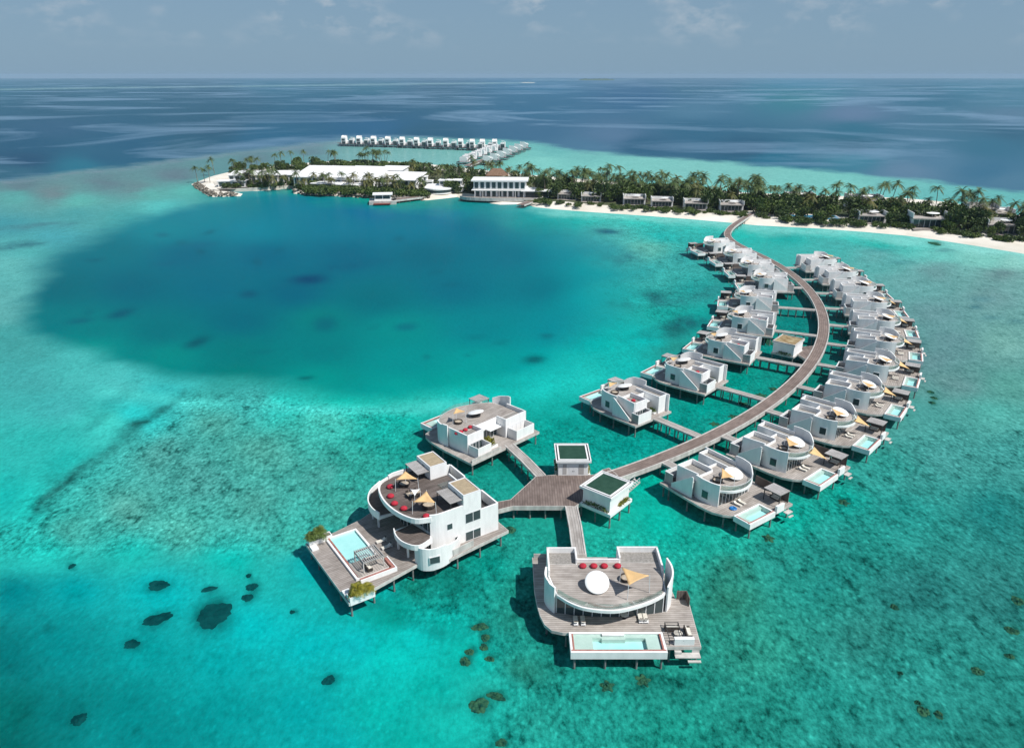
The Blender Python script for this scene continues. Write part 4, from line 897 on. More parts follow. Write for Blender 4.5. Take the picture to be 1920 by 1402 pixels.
# ---------------------------------------------------------------- palms and bushes
def palm_proto(seed, h, m, name='coconut_palm', cat='palm', nf=20, L=4.0, lo=-0.35):
    r = random.Random(seed); R = empty(name, label='', cat=cat)
    tr = MB(); bend = Vector((r.uniform(-1,1), r.uniform(-1,1), 0))*h*0.10; prev = Vector((0,0,-0.5)); rr = 0.24
    for k in range(1,7):
        t = k/6; p = Vector((bend.x*t*t, bend.y*t*t, h*t)); tr.tube(prev, p, rr, 6, rr-0.02); prev = p; rr -= 0.02
    part('trunk', tr, 'trunk', R)
    cr = MB(); top = prev
    for k in range(nf):
        a = 2*PI*k/nf+r.uniform(-.25,.25); el = r.uniform(lo,1.2); l = L*r.uniform(0.8,1.15); d = Vector((math.cos(a),math.sin(a),0))
        side = Vector((-d.y,d.x,0)); pts = []
        for j in range(8):
            t = j/7; hz = math.cos(el)*l*t; zz = math.sin(el)*l*t - (0.45+0.25*math.cos(el))*l*t*t*0.95
            pts.append(top+d*hz+Vector((0,0,zz)))
        for j in range(7):
            w0 = 0.80*math.sin(PI*min(1,0.18+0.80*j/7)); dr = Vector((0,0,-0.35))
            for sg in (1,-1):
                # two leaflets per segment, with a gap
                for q in (0.05,0.55):
                    b = pts[j].lerp(pts[j+1],q); e = pts[j].lerp(pts[j+1],q+0.40); tip = b.lerp(e,1.2)+side*sg*w0*r.uniform(.95,1.5)+dr*w0*1.3
                    cr.add([b,e,tip],[(0,1,2)] if sg>0 else [(1,0,2)])
    for k in range(4): a = r.uniform(0,6.3); p = top+Vector((math.cos(a)*0.35,math.sin(a)*0.35,-0.45)); cr.add([p+Vector((0.2,0,0)),p+Vector((-0.1,0.17,0)),p+Vector((-0.1,-0.17,0)),p+Vector((0,0,-0.35)),p+Vector((0,0,0.2))],[(0,1,4),(1,2,4),(2,0,4),(1,0,3),(2,1,3),(0,2,3)])
    part('crown', cr, m, R)
    return Proto(R)
PP = [palm_proto(1,9.5,'palm'),palm_proto(2,11.5,'palm'),palm_proto(3,8.0,'palmdry'),palm_proto(4,12.5,'palm',nf=15),palm_proto(5,6.0,'palmdry',nf=17,L=3.4),palm_proto(6,10.5,'palm',nf=21,L=4.3)]
def bush_proto(seed, w, h, m, n, size=0.9, name='bush', cat='bush', trunk=0):
    r = random.Random(seed); R = empty(name, label='', cat=cat); b = MB()
    lob = [(Vector((r.uniform(-.6,.6)*w, r.uniform(-.6,.6)*w, trunk+r.uniform(.25,.7)*h)), r.uniform(.4,.62)) for _ in range(7)]
    for _ in range(n):
        c, s = r.choice(lob); v = Vector((r.gauss(0,1),r.gauss(0,1),r.gauss(0.25,0.8))).normalized()
        p = c+Vector((v.x*w*s, v.y*w*s, v.z*h*s*0.8))*r.uniform(0.72,1.05)
        if p.z < 0: p.z = r.uniform(0,.4)
        d = (v+Vector((r.gauss(0,.6),r.gauss(0,.6),r.gauss(0,.6)))).normalized()*size*r.uniform(.6,1.3); q = d.cross(Vector((r.gauss(0,1),r.gauss(0,1),r.gauss(0,1)))).normalized()*size*.42
        b.add([p-d*.5,p+q,p+d*.5,p-q],[(0,1,2,3)])
    part('foliage', b, m, R); st = MB(); 
    for k in range(3): st.tube((r.uniform(-.2,.2)*w*.3,r.uniform(-.2,.2)*w*.3,-0.2),(lob[k][0].x,lob[k][0].y,lob[k][0].z),0.14,5,0.05)
    part('stem', st, 'trunk', R)
    return Proto(R)
BP = [bush_proto(11,3.4,2.8,'bush',420),bush_proto(12,4.2,3.4,'bushdark',480),bush_proto(13,3.0,2.4,'bush',380)]
TP = [bush_proto(21,5.0,7.5,'bushdark',700,1.1,'broadleaf_tree','tree',1.5),bush_proto(22,4.2,6.0,'bush',600,1.0,'broadleaf_tree','tree',1.2)]
BB = [(1063,374,16),(1108,378,16),(1189,384,20),(1241,388,19),(1304,393,20),(1371,396,20),(1634,418,20),(1742,428,30),(1880,436,28),(1520,408,36),(1409,402,16)]
def clear(x, y, kx=1.0, up=24):
    for bx, by, hw in BB:
        if abs(x-bx) < hw*kx and by-6 < y < by+up*0.5: return False
    return True
def belt(n, x0, x1, ylo, yhi, protos, label, group, seed, sc=(0.85,1.15), z=GZ, kx=1.0, up=24):
    r = random.Random(seed); c = 0; pts = []
    for _ in range(n*8):
        if c >= n: break
        x = r.uniform(x0,x1); lo, hi = np.interp(x, *ylo), np.interp(x, *yhi); y = r.uniform(lo,hi)
        if not clear(x,y,kx,up): continue
        p = at(x,y,z)
        if any((p-q).length < 2.2 for q in pts): continue
        pts.append(p); pr = r.choice(protos); s = r.uniform(*sc)
        pr.place(p, r.uniform(0,6.28), label, scale=s, group=group, tilt=(r.gauss(0,.05),r.gauss(0,.05))); c += 1
gl, gg = 'green coconut palm in the dense grove behind the beach villas', 'palms of the dense grove'
belt(104, 1000, 1425, ([1000,1425],[345,376]), ([1000,1425],[368,396]), [PP[0],PP[1],PP[5],PP[2],PP[3]], gl, gg, 5, (1.05,1.5))
belt(62, 1425, 1930, ([1425,1700,1930],[378,388,420]), ([1425,1700,1930],[398,414,446]), [PP[0],PP[1],PP[5],PP[3],PP[2]], 'green coconut palm in the loose grove right of the boardwalk end', 'palms right of the boardwalk end', 6, (0.95,1.4))
belt(18, 880, 1010, ([880,1010],[322,334]), ([880,1010],[332,350]), [PP[0],PP[2],PP[5]], 'coconut palm standing behind the restaurant', 'palms behind the restaurant', 7, (1.0,1.3))
belt(50, 430, 800, ([430,600,800],[345,350,360]), ([430,600,800],[351,358,366]), [PP[0],PP[2],PP[4],PP[5]], 'coconut palm in front of the big white buildings', 'palms before the white buildings', 8, (0.95,1.35))
belt(20, 770, 890, ([770,890],[325,338]), ([770,890],[350,362]), [PP[0],PP[2],PP[5],PP[4]], 'coconut palm between the white buildings and the restaurant', 'palms left of the restaurant', 9, (1.0,1.4))
belt(22, 610, 725, ([610,725],[306,309]), ([610,725],[310,315]), [PP[0],PP[1],PP[3]], 'dark coconut palm in the row on the back shore', 'palms on the back shore', 10, (0.9,1.25))
belt(7, 432, 495, ([432,495],[318,315]), ([432,495],[322,320]), [PP[0],PP[5]], 'dark coconut palm behind the long low building', 'palms behind the long building', 12)
for k, (x, y, w_) in enumerate(((384,342,'left of the pair at the island tip'),(394,343,'right of the pair at the island tip'),(370,338,'leaning alone over the water at the tip'),(402,325,'standing alone behind the tip'),(515,311,'left of the three behind the long roof'),(527,311,'middle of the three behind the long roof'),(547,305,'right of the three behind the long roof'),(570,309,'alone between the groups behind the roofs'),(1126,340,'tall pale one rising above the grove'),(1430,378,'tall one standing free just right of the boardwalk end'))):
    PP[k%2].place(at(x,y,GZ), k, 'coconut palm on the island, '+w_, scale=1.05)
bl = 'green bush in the hedge line between beach and grove'
belt(60, 1000, 1400, ([1000,1050,1400],[375,380,402]), ([1000,1050,1400],[381,386,408]), BP, bl, 'bushes along the beach', 21, (0.5,0.9), kx=0.75, up=4)
belt(64, 1420, 1930, ([1420,1480,1700,1930],[403,411,422,452]), ([1420,1480,1700,1930],[408,417,429,460]), BP, 'green bush at the edge of the sand right of the boardwalk', 'bushes along the right beach', 22, (0.55,1.0), kx=0.7, up=4)
belt(75, 560, 800, ([560,800],[352,362]), ([560,800],[361,369]), BP, 'low green bush on the bank above the rocks', 'bushes above the rocks', 23, (0.9,1.5))
belt(34, 620, 790, ([620,790],[308,312]), ([620,790],[313,319]), BP, 'dark green bush on the back shore', 'bushes on the back shore', 24, (1.1,1.8))
belt(14, 420, 560, ([420,560],[349,346]), ([420,560],[354,350]), BP, 'rounded green bush beside the quay', 'bushes beside the quay', 25, (0.8,1.3))
belt(90, 1000, 1420, ([1000,1420],[355,384]), ([1000,1420],[372,398]), TP, 'rounded broadleaf tree among the palms of the grove', 'broadleaf trees in the grove', 26, (0.85,1.35))
belt(80, 1425, 1930, ([1425,1700,1930],[388,402,432]), ([1425,1700,1930],[404,420,448]), TP, 'rounded broadleaf tree among the palms right of the boardwalk', 'broadleaf trees on the right', 27, (0.8,1.3))
belt(14, 840, 890, ([840,890],[350,354]), ([840,890],[360,366]), TP, 'rounded broadleaf tree beside the restaurant', 'trees beside the restaurant', 28, (0.8,1.2))
belt(20, 435, 600, ([435,600],[341,346]), ([435,600],[350,354]), TP+BP, 'leafy green tree among the white buildings at the left end', 'trees among the left buildings', 31, (0.45,0.75))
belt(26, 600, 800, ([600,800],[344,350]), ([600,800],[353,360]), TP+BP, 'leafy green tree before the largest white roofs', 'trees before the largest roofs', 32, (0.5,0.9))
belt(16, 560, 800, ([560,800],[318,318]), ([560,800],[332,334]), TP, 'leafy green tree behind the largest white roofs', 'trees behind the largest roofs', 33, (0.6,1.0))
belt(22, 800, 1000, ([800,1000],[322,334]), ([800,1000],[342,352]), TP, 'leafy green tree behind the restaurant and terraced house', 'trees behind the restaurant', 34, (0.6,1.0))
belt(46, 425, 620, ([425,620],[318,308]), ([425,620],[326,320]), TP+BP, 'dark leafy bush on the far shore behind the left buildings', 'bushes behind the left buildings', 35, (0.6,1.1))
belt(16, 632, 720, ([632,720],[338,338]), ([632,720],[350,352]), TP, 'leafy green tree in the gaps between the white halls', 'trees between the halls', 36, (0.6,0.95))
belt(26, 1425, 1930, ([1425,1480,1700,1930],[400,406,417,447]), ([1425,1480,1700,1930],[406,413,425,455]), TP, 'low broadleaf tree at the front of the right grove', 'low trees at the front right', 37, (0.5,0.8), kx=0.9, up=4)
# palms in the grand villa's planters
pp1 = palm_proto(31,0.9,'bushyellow','areca_palm','plant',nf=46,L=2.1,lo=0.25); pp1.place(Bw(29.0,-3.6,3.1), 0, 'yellow-green bushy palm in the near corner planter of the grand pool deck', scale=(0.85,0.85,1.05))
g0 = palm_proto(32,1.2,'bush','areca_palm','plant',nf=46,L=2.2,lo=0.25); g0.place(Bw(28.6,14.6,3.1), 1, 'green bushy palm in the far corner planter of the grand pool deck', scale=(0.9,0.9,1.1))
dup(pp1.o, Bw(27.5,-3.7,3.1), 2, 'yellow-green palm beside the pool end of the near corner planter', scale=0.7)
dup(g0.o, Bw(30.0,14.7,3.1), 2, 'green palm at the outer end of the far corner planter', scale=0.75)
# ---------------------------------------------------------------- coral heads that reach up to the surface
def coral(px, py, rx, ry, ang, label, m='coral', seed=0, h=0.28, n=26, lobes=0):
    """px radii along/across in photo pixels -> metres at that place"""
    c = at(px,py,WZ); ex = (at(px+1,py,WZ)-c).length; ey = (at(px,py-1,WZ)-c).length
    r = random.Random(seed+int(px)); mb = MB(); R1, R2 = rx*ex, ry*ey
    ph = [r.uniform(0,6.28) for _ in range(6)]; rings = 9; n = 40; vs = [(0,0,h)]; fs = []
    kn = [(r.uniform(0,6.28), r.uniform(0.1,0.95), r.uniform(0.12,0.3)) for _ in range(16)]
    for k in range(1,rings+1):
        for i in range(n):
            a = 2*PI*i/n; w = 1+0.10*math.sin(2*a+ph[0])+0.08*math.sin(3*a+ph[1])+0.06*math.sin(5*a+ph[2])+0.05*math.sin(9*a+ph[3])+0.04*math.sin(14*a+ph[4])+r.uniform(-.03,.03)
            if lobes: w = 1+0.28*math.cos(lobes*a+ph[0])+0.08*math.sin(9*a+ph[1])
            t = k/rings; x, y = w*t*math.cos(a), w*t*math.sin(a)
            bump = max(max(0, 1-((x-q*math.cos(b))**2+(y-q*math.sin(b))**2)/s**2) for b, q, s in kn)
            z = (h*(0.25+0.75*bump)*(1-t**4) if k < rings else -0.08)+r.uniform(-.04,.04)*h
            vs.append((R1*x,R2*y,z))
    for i in range(n): fs.append((0,1+i,1+(i+1)%n))
    for k in range(rings-1):
        for i in range(n): a = 1+k*n+i; b = 1+k*n+(i+1)%n; fs.append((a,a+n,b+n,b))
    mb.add(vs,fs); return single('coral_head', mb, m, label, 'coral', loc=(c.x,c.y,WZ), rz=ang)
near_c = [
 (402,1152,40,26,0.25,'big dark oval coral head, largest in the left foreground','coraldeep',0),
 (297,1097,24,11,0.1,'dark coral patch above left of the largest oval head','coraldeep',0),
 (295,1160,30,13,0.5,'long dark coral patch just left of the largest oval head','coraldeep',0),
 (247,1207,18,10,0.1,'oval dark coral patch below left of the largest oval head','coraldeep',0),
 (472,1100,13,9,0.3,'small dark coral patch above right of the largest oval head','coraldeep',0),
 (464,1120,14,8,0.6,'ragged coral patch touching the right side of the largest oval head','coraldeep',0),
 (392,1104,17,6,0.2,'thin dark coral streak directly above the largest oval head','coraldeep',0),
 (616,1275,15,11,0.2,'lone dark coral head in open turquoise water, bottom centre left','coraldeep',0),
 (148,1348,19,12,0.6,'dark blurred coral patch in the bottom left corner','coraldeep',0),
 (135,1061,8,5,0,'tiny coral spot at the left below the reef edge','coraldeep',0),
 (466,1079,6,5,0,'tiny coral spot above the ragged patch','coraldeep',0),
 (548,1147,7,4,0,'tiny coral spot between the largest head and the grand villa','coraldeep',0),
 (898,1322,21,19,0,'round green boulder coral at bottom centre','coral',0),
 (872,1240,12,11,0,'green boulder coral at the lower end of the coral chain','coral',0),
 (907,1213,9,9,0,'green boulder coral in the middle of the coral chain','coral',0),
 (910,1195,11,8,0,'rounded green coral just above the middle of the chain','coral',0),
 (900,1175,18,9,0.2,'ragged green coral at the top of the coral chain','coral',0),
 (880,1222,10,8,0.5,'small coral joining the lower end of the chain','coral',0),
 (918,1235,12,6,0,'flat coral to the right of the lower chain end','coral',0),
 (930,1305,22,9,-0.3,'ragged dark coral streak right of the round green boulder','coral',0),
 (940,1392,14,9,0,'dark coral at the bottom edge, centre','coral',0),
 (1138,1286,15,12,0,'star-shaped coral frame in front of the front villa, left one','coral',5),
 (1205,1275,15,13,0.4,'star-shaped coral frame in front of the front villa, right one','coral',5),
 (958,993,11,8,0,'small dark coral beside the platform, right of the grand villa','coral',0),
 (1441,1009,12,8,0,'dark star-shaped coral below the nearest outer villa pool','coral',5),
 (1582,942,11,6,0,'dark coral right of the second outer villa pool from the front','coral',5),
 (1677,1138,10,6,0,'small dark coral in the right foreground, middle','coral',0),
 (1731,1333,15,10,-0.5,'olive boulder coral of the bottom right trio, left lobe','coral',0),
 (1760,1340,10,9,0,'olive boulder coral of the bottom right trio, right lobe','coral',0),
 (1721,1317,7,6,0,'small dark top of the bottom right coral trio','coral',0),
 (1833,1258,16,8,-0.3,'green coral left of the right edge in the lower water','coral',0),
 (1897,1182,15,8,-0.2,'green coral at the right edge, upper one','coral',0),
 (1908,1126,14,9,0,'dark coral at the right edge above the green one','coral',0),
 (1893,1230,12,5,0,'thin dark coral near the right edge between two green ones','coral',0),
 (1688,1262,6,4,0,'tiny coral spot in the lower right water','coral',0),
 (1745,735,7,3,0,'first of three small coral spots right of the outer villas, top','coral',0),
 (1751,746,8,3,0,'middle of three small coral spots right of the outer villas','coral',0),
 (1747,755,7,3,0,'lowest of three small coral spots right of the outer villas','coral',0),
 (1752,457,11,3.5,0,'small dark coral close to the beach on the right','coral',0),
]
for k, (x, y, rx, ry, a, lb, m, lo) in enumerate(near_c): coral(x,y,rx*0.88,ry*0.88,a,lb,m,k*13,h=0.16 if m=='coraldeep' else 0.3,lobes=lo)
for k, (x, y) in enumerate(((1441,643),(1502,627),(1436,637),(1452,730),(1427,741),(1393,757),(1466,683),(1375,781),(1340,795))): coral(x,y,9,4,0.2*k,'small dark star-shaped coral frame in the water inside the boardwalk curve','coral',k,h=0.3,lobes=5)['group']='coral frames inside the curve'
# ---------------------------------------------------------------- distant islets and sandbar
def islet(px0, px1, py, h, label, m, name='distant_islet'):
    a = at(px0,py,0); b = at(px1,py,0); r = random.Random(int(px0)); n = 26; l = (b-a).length; mb = MB(); w = l*0.12
    vs = []
    for i in range(n+1):
        t = i/n; e = math.sin(PI*t)**0.35; hh = h*e*r.uniform(0.6,1.05)
        vs += [(l*(t-.5),-w*e,-1),(l*(t-.5),-w*.6*e,hh*.8),(l*(t-.5),0,hh),(l*(t-.5),w*e,-1)]
    fs = [(4*i+j,4*i+4+j,4*i+5+j,4*i+1+j) for i in range(n) for j in range(3)]
    mb.add(vs,fs); c = (a+b)/2
    return single(name, mb, m, label, 'islet', loc=(c.x,c.y,0))
islet(1085,1153,150.6,26,'flat wooded islet on the horizon, right of centre','bushdark')
islet(977,1003,155.5,5,'tiny pale islet on the horizon, left of the wooded one','paving')
# ---------------------------------------------------------------- water: one sheet to the horizon, coloured by the sea bed below it
def lin(c):
    c = np.asarray(c, float)/255; return np.where(c <= 0.04045, c/12.92, ((c+0.055)/1.055)**2.4)
SHALLOW = [(30,372,74,307,273),(150,375,83,354,301),(280,365,81,329,282),(360,360,92,400,324),(40,350,85,147,162),(200,345,90,154,170),(330,330,92,147,168),(480,300,90,160,175),(580,285,93,167,186),(100,362,115,175,179),(250,352,102,182,188),(420,305,83,208,205),(560,300,88,251,241),(660,290,137,322,303),(760,295,150,359,332),(850,300,151,379,343),(20,420,39,244,267),(110,440,49,289,310),(30,500,92,355,330),(60,470,67,334,315),(240,410,44,279,268),(150,400,49,262,258),(300,390,71,406,373),(0,580,82,309,291),(25,640,42,267,252),(60,700,42,290,276),(150,690,49,353,327),(230,720,57,383,358),(100,760,39,315,301),(50,830,21,342,303),(180,800,47,473,407),(300,740,26,355,344),(20,930,7,340,303),(120,870,12,328,290),(20,1000,16,346,297),(60,950,13,431,369),(240,790,19,441,417),(300,860,56,262,229),(400,800,51,268,224),(480,760,27,244,227),(380,900,52,260,227),(500,850,52,258,212),(600,800,44,365,298),(250,950,63,275,228),(350,990,58,332,272),(480,950,51,263,221),(600,900,41,237,200),(640,960,39,271,219),(540,1010,35,320,259),(150,985,37,271,227),(100,1030,13,426,360),(250,1040,9,361,307),(420,1050,3,362,308),(560,1060,0,311,302),(540,770,15,415,352),(650,770,1,384,303),(720,780,1,333,267),(40,1120,0,175,185),(150,1120,0,260,265),(300,1120,1,347,343),(450,1170,1,364,360),(560,1200,1,339,335),(650,1200,2,344,343),(20,1230,1,131,132),(120,1220,1,187,188),(260,1230,1,243,237),(400,1240,1,282,277),(20,1330,1,106,95),(120,1330,1,132,128),(250,1330,1,177,173),(400,1330,1,238,232),(550,1330,1,261,257),(10,1400,1,90,83),(300,1395,1,169,167),(600,1395,2,285,276),(760,1395,2,292,242),(720,1150,0,254,203),(760,1100,5,181,138),(830,1090,3,147,117),(700,1230,2,424,368),(760,1190,2,415,370),(820,1160,2,297,248),(860,1220,2,347,284),(780,1280,2,326,271),(830,1340,6,369,303),(900,1290,10,320,259),(700,1330,2,340,289),(960,1150,10,178,138),(960,1250,12,157,118),(1000,1350,11,218,174),(1100,1330,11,230,182),(1250,1300,9,175,136),(1250,1380,9,225,171),(1400,1330,12,199,156),(1400,1220,19,216,161),(1350,1120,16,154,109),(1350,1050,19,167,122),(1500,1100,13,197,160),(1450,1050,14,203,164),(1560,1020,13,187,158),(1600,1180,19,171,144),(1550,1300,13,211,172),(1700,1250,18,212,178),(1700,1100,16,145,131),(1850,1100,19,153,137),(1850,1300,14,171,144),(1700,1380,13,178,149),(1900,1390,12,151,125),(1500,970,3,277,214),(1600,930,3,252,201),(1700,950,13,203,176),(1850,960,9,143,132),(1750,870,42,227,205),(1880,860,37,225,202),(1650,880,23,240,204),(1700,800,51,243,218),(1850,780,66,312,265),(1900,730,71,249,209),(1800,720,91,212,202),(1740,680,92,205,207),(1780,640,85,200,201),(1880,640,122,292,254),(1750,590,98,224,223),(1860,560,116,246,237),(1700,530,98,270,255),(1760,510,104,237,231),(1880,510,99,192,192),(1640,480,85,302,282),(1560,460,45,321,293),(1480,440,3,294,260),(1650,450,3,336,283),(1760,470,115,422,372),(1850,485,147,431,366),(1900,492,206,478,413),(1500,428,17,407,349),(1600,440,32,419,360),(1720,452,60,445,382),(1820,468,168,466,402),(1400,430,3,368,313),(1300,420,21,397,341),(1200,408,3,417,348),(1100,400,2,425,344),(1020,392,1,384,335),(1250,440,8,324,290),(1150,440,71,390,342),(1300,450,16,289,259),(1200,470,98,381,296),(1120,470,51,308,290),(1280,490,25,270,251),(1220,520,31,310,275),(1300,540,9,228,207),(1180,560,14,342,300),(1250,590,4,256,216),(1320,600,1,268,231),(1200,640,0,356,321),(1120,650,0,335,294),(1250,650,11,196,168),(1180,690,4,343,304),(1080,700,9,423,365),(1000,720,7,444,383),(1050,760,4,297,249),(900,745,2,399,344),(950,790,2,242,198),(1010,830,1,238,191),(1100,830,2,242,198),(1180,830,1,236,195),(980,880,5,193,151),(900,880,4,199,152),(1060,790,1,221,182),(1250,800,0,189,155),(1330,760,0,209,166),(1400,720,0,204,160),(1450,680,0,203,164),(1480,630,0,172,148),(1480,600,0,151,133),(1450,560,0,147,134),(1560,640,0,147,125),(1540,720,0,133,103),(1480,770,0,157,119),(1380,840,1,170,128),(1220,920,0,299,227),(1230,980,2,349,267),(1150,1000,10,321,247),(1020,1010,10,245,189),(960,1020,11,230,183),(1300,1000,5,250,190),(1360,1010,10,336,257),(900,1050,2,216,171),(980,1090,12,216,163),(780,840,6,234,187),(700,830,5,282,229),(660,880,21,264,211),(640,1040,4,309,260),(690,1090,2,331,314),(1050,380,2,395,319),(850,378,0,268,162),(700,382,0,249,167),(560,366,0,275,180),(470,370,0,300,283),(1040,280,102,363,332),(1100,292,130,394,352),(1200,310,155,439,380),(1020,305,173,487,416),(1120,325,183,488,417),(1300,325,163,435,381),(1400,335,153,407,359),(1500,345,153,434,381),(1650,352,127,391,351),(1780,365,105,370,341),(1900,385,101,359,330),(1400,355,190,527,443),(1600,362,170,478,408),(1250,335,170,455,401)]
DEEP = [(450,380,1,160,196),(400,400,1,165,205),(560,390,0,152,213),(700,395,0,118,215),(850,395,0,130,222),(300,430,1,166,199),(480,430,0,163,218),(620,420,0,138,202),(760,420,0,132,194),(900,420,0,110,167),(1000,420,0,142,174),(200,470,0,121,152),(350,480,0,99,151),(500,480,0,98,156),(650,480,0,97,154),(800,480,0,100,144),(950,480,0,119,165),(1060,460,1,170,211),(1130,500,1,223,239),(100,540,0,102,128),(250,540,0,96,136),(400,540,0,105,153),(550,550,0,91,142),(700,560,0,111,138),(850,540,0,111,156),(1000,540,0,128,163),(1120,560,0,230,243),(90,600,0,134,147),(180,620,0,146,150),(300,620,0,122,139),(450,600,0,100,137),(600,600,0,149,146),(750,620,0,188,177),(900,620,0,164,185),(1050,620,0,180,206),(180,650,0,196,177),(320,670,0,179,163),(450,660,0,134,136),(600,660,0,146,150),(760,680,0,201,193),(900,680,0,233,217),(1040,680,0,267,255),(450,710,0,147,131),(600,710,0,207,180),(750,730,0,250,216),(880,725,0,264,222)]
SEA = [(0,148,4,98,151),(500,148,4,103,164),(1000,148,4,108,199),(1500,148,4,141,222),(1920,148,5,127,179),(100,158,4,94,143),(700,158,4,97,147),(1300,158,3,83,143),(1800,160,4,117,178),(100,175,3,70,114),(400,180,3,67,114),(800,175,2,67,118),(1200,180,2,71,156),(1500,185,4,131,167),(1750,175,3,90,148),(1900,190,30,133,192),(100,205,3,65,111),(400,210,2,63,108),(700,210,2,63,120),(1000,205,9,90,164),(1300,210,34,125,196),(1600,215,76,138,223),(1900,215,61,138,204),(100,240,10,69,129),(400,240,2,56,101),(700,235,2,73,155),(1000,240,21,94,169),(1300,240,3,77,138),(1600,240,5,98,153),(1900,245,9,77,127),(50,270,1,59,113),(250,270,2,67,126),(500,255,3,80,149),(800,255,2,61,111),(1150,255,56,125,206),(1200,272,2,65,124),(1400,280,2,56,108),(1600,275,2,70,114),(1850,275,15,105,165),(50,300,1,45,96),(200,295,4,71,128),(350,280,2,65,108),(1100,280,41,127,203),(1450,300,2,103,164),(1600,300,25,151,207),(1750,300,51,142,217),(1850,320,25,113,184),(1700,320,79,160,235),(1900,340,48,138,206),(30,325,14,86,131),(150,312,5,117,171)]
BASIN = [(445,368),(560,362),(700,378),(860,378),(990,392),(1060,415),(1150,455),(1190,500),(1170,560),(1140,610),(1090,680),(1000,715),(880,735),(760,750),(640,745),(520,725),(440,712),(330,690),(200,660),(100,640),(55,600),(60,550),(110,490),(200,440),(300,405),(380,380)]
OCEAN = [(-800,352),(-100,340),(0,336),(130,322),(260,308),(380,292),(480,278),(580,268),(660,258),(800,258),(940,262),(1010,268),(1100,283),(1200,292),(1300,298),(1420,308),(1520,316),(1640,328),(1760,340),(1850,350),(1920,362),(2100,385),(2800,430),(2800,100),(-800,100)]
MOTT = [([(-100,1000),(60,960),(200,850),(350,740),(480,748),(650,770),(760,800),(780,900),(640,1020),(500,1030),(300,1030),(100,1040)],0.62,40),
 ([(640,1040),(780,900),(900,860),(1000,1000),(1000,1120),(900,1160),(740,1160)],0.55,40),
 ([(880,1180),(1000,1020),(1300,980),(1500,930),(1700,820),(2100,760),(2200,1500),(900,1500)],0.62,60),
 ([(980,800),(1250,740),(1500,560),(1560,640),(1500,820),(1280,930),(1100,960),(950,900)],0.5,40),
 ([(1100,400),(1350,430),(1330,560),(1230,620),(1150,560),(1120,480)],0.5,40),
 ([(1500,430),(1900,480),(2200,560),(2200,800),(1750,820),(1700,640),(1600,500)],0.34,60)]
LINES = [([(1000,391),(1100,399),(1220,407),(1320,414),(1430,425),(1560,432),(1680,443),(1800,459),(1920,480),(2100,515)],15,(140,222,212),0.75,2.0),([(200,728),(330,750),(450,766),(560,776),(680,782),(780,772),(880,762)],30,(88,222,210),0.6,2.0),([(70,962),(130,912),(200,842),(262,790),(310,758),(350,736)],9,(22,92,88),0.85,1.0),([(110,940),(180,880),(230,830)],18,(48,110,104),0.45,1.0),
 ([(350,736),(420,742),(480,756),(540,780)],9,(46,140,132),0.45,1.5),([(-100,170),(200,165),(500,161.5),(800,157.5),(1000,155.5)],3.2,(150,190,188),1.0,2.6),([(1280,170.5),(1600,166.5),(1920,162)],2.6,(128,166,182),0.7,2.6),([(1480,188),(1580,185)],4,(120,182,178),0.8,3),
 ([(0,342),(150,325),(350,300),(500,282),(640,266)],7,(130,146,158),0.6,2.2),([(640,1110),(720,1150),(800,1180)],26,(14,120,112),0.5,1.6),
 ([(1000,150.5),(1180,150.5)],2.2,(150,188,190),0.6,3.0)]
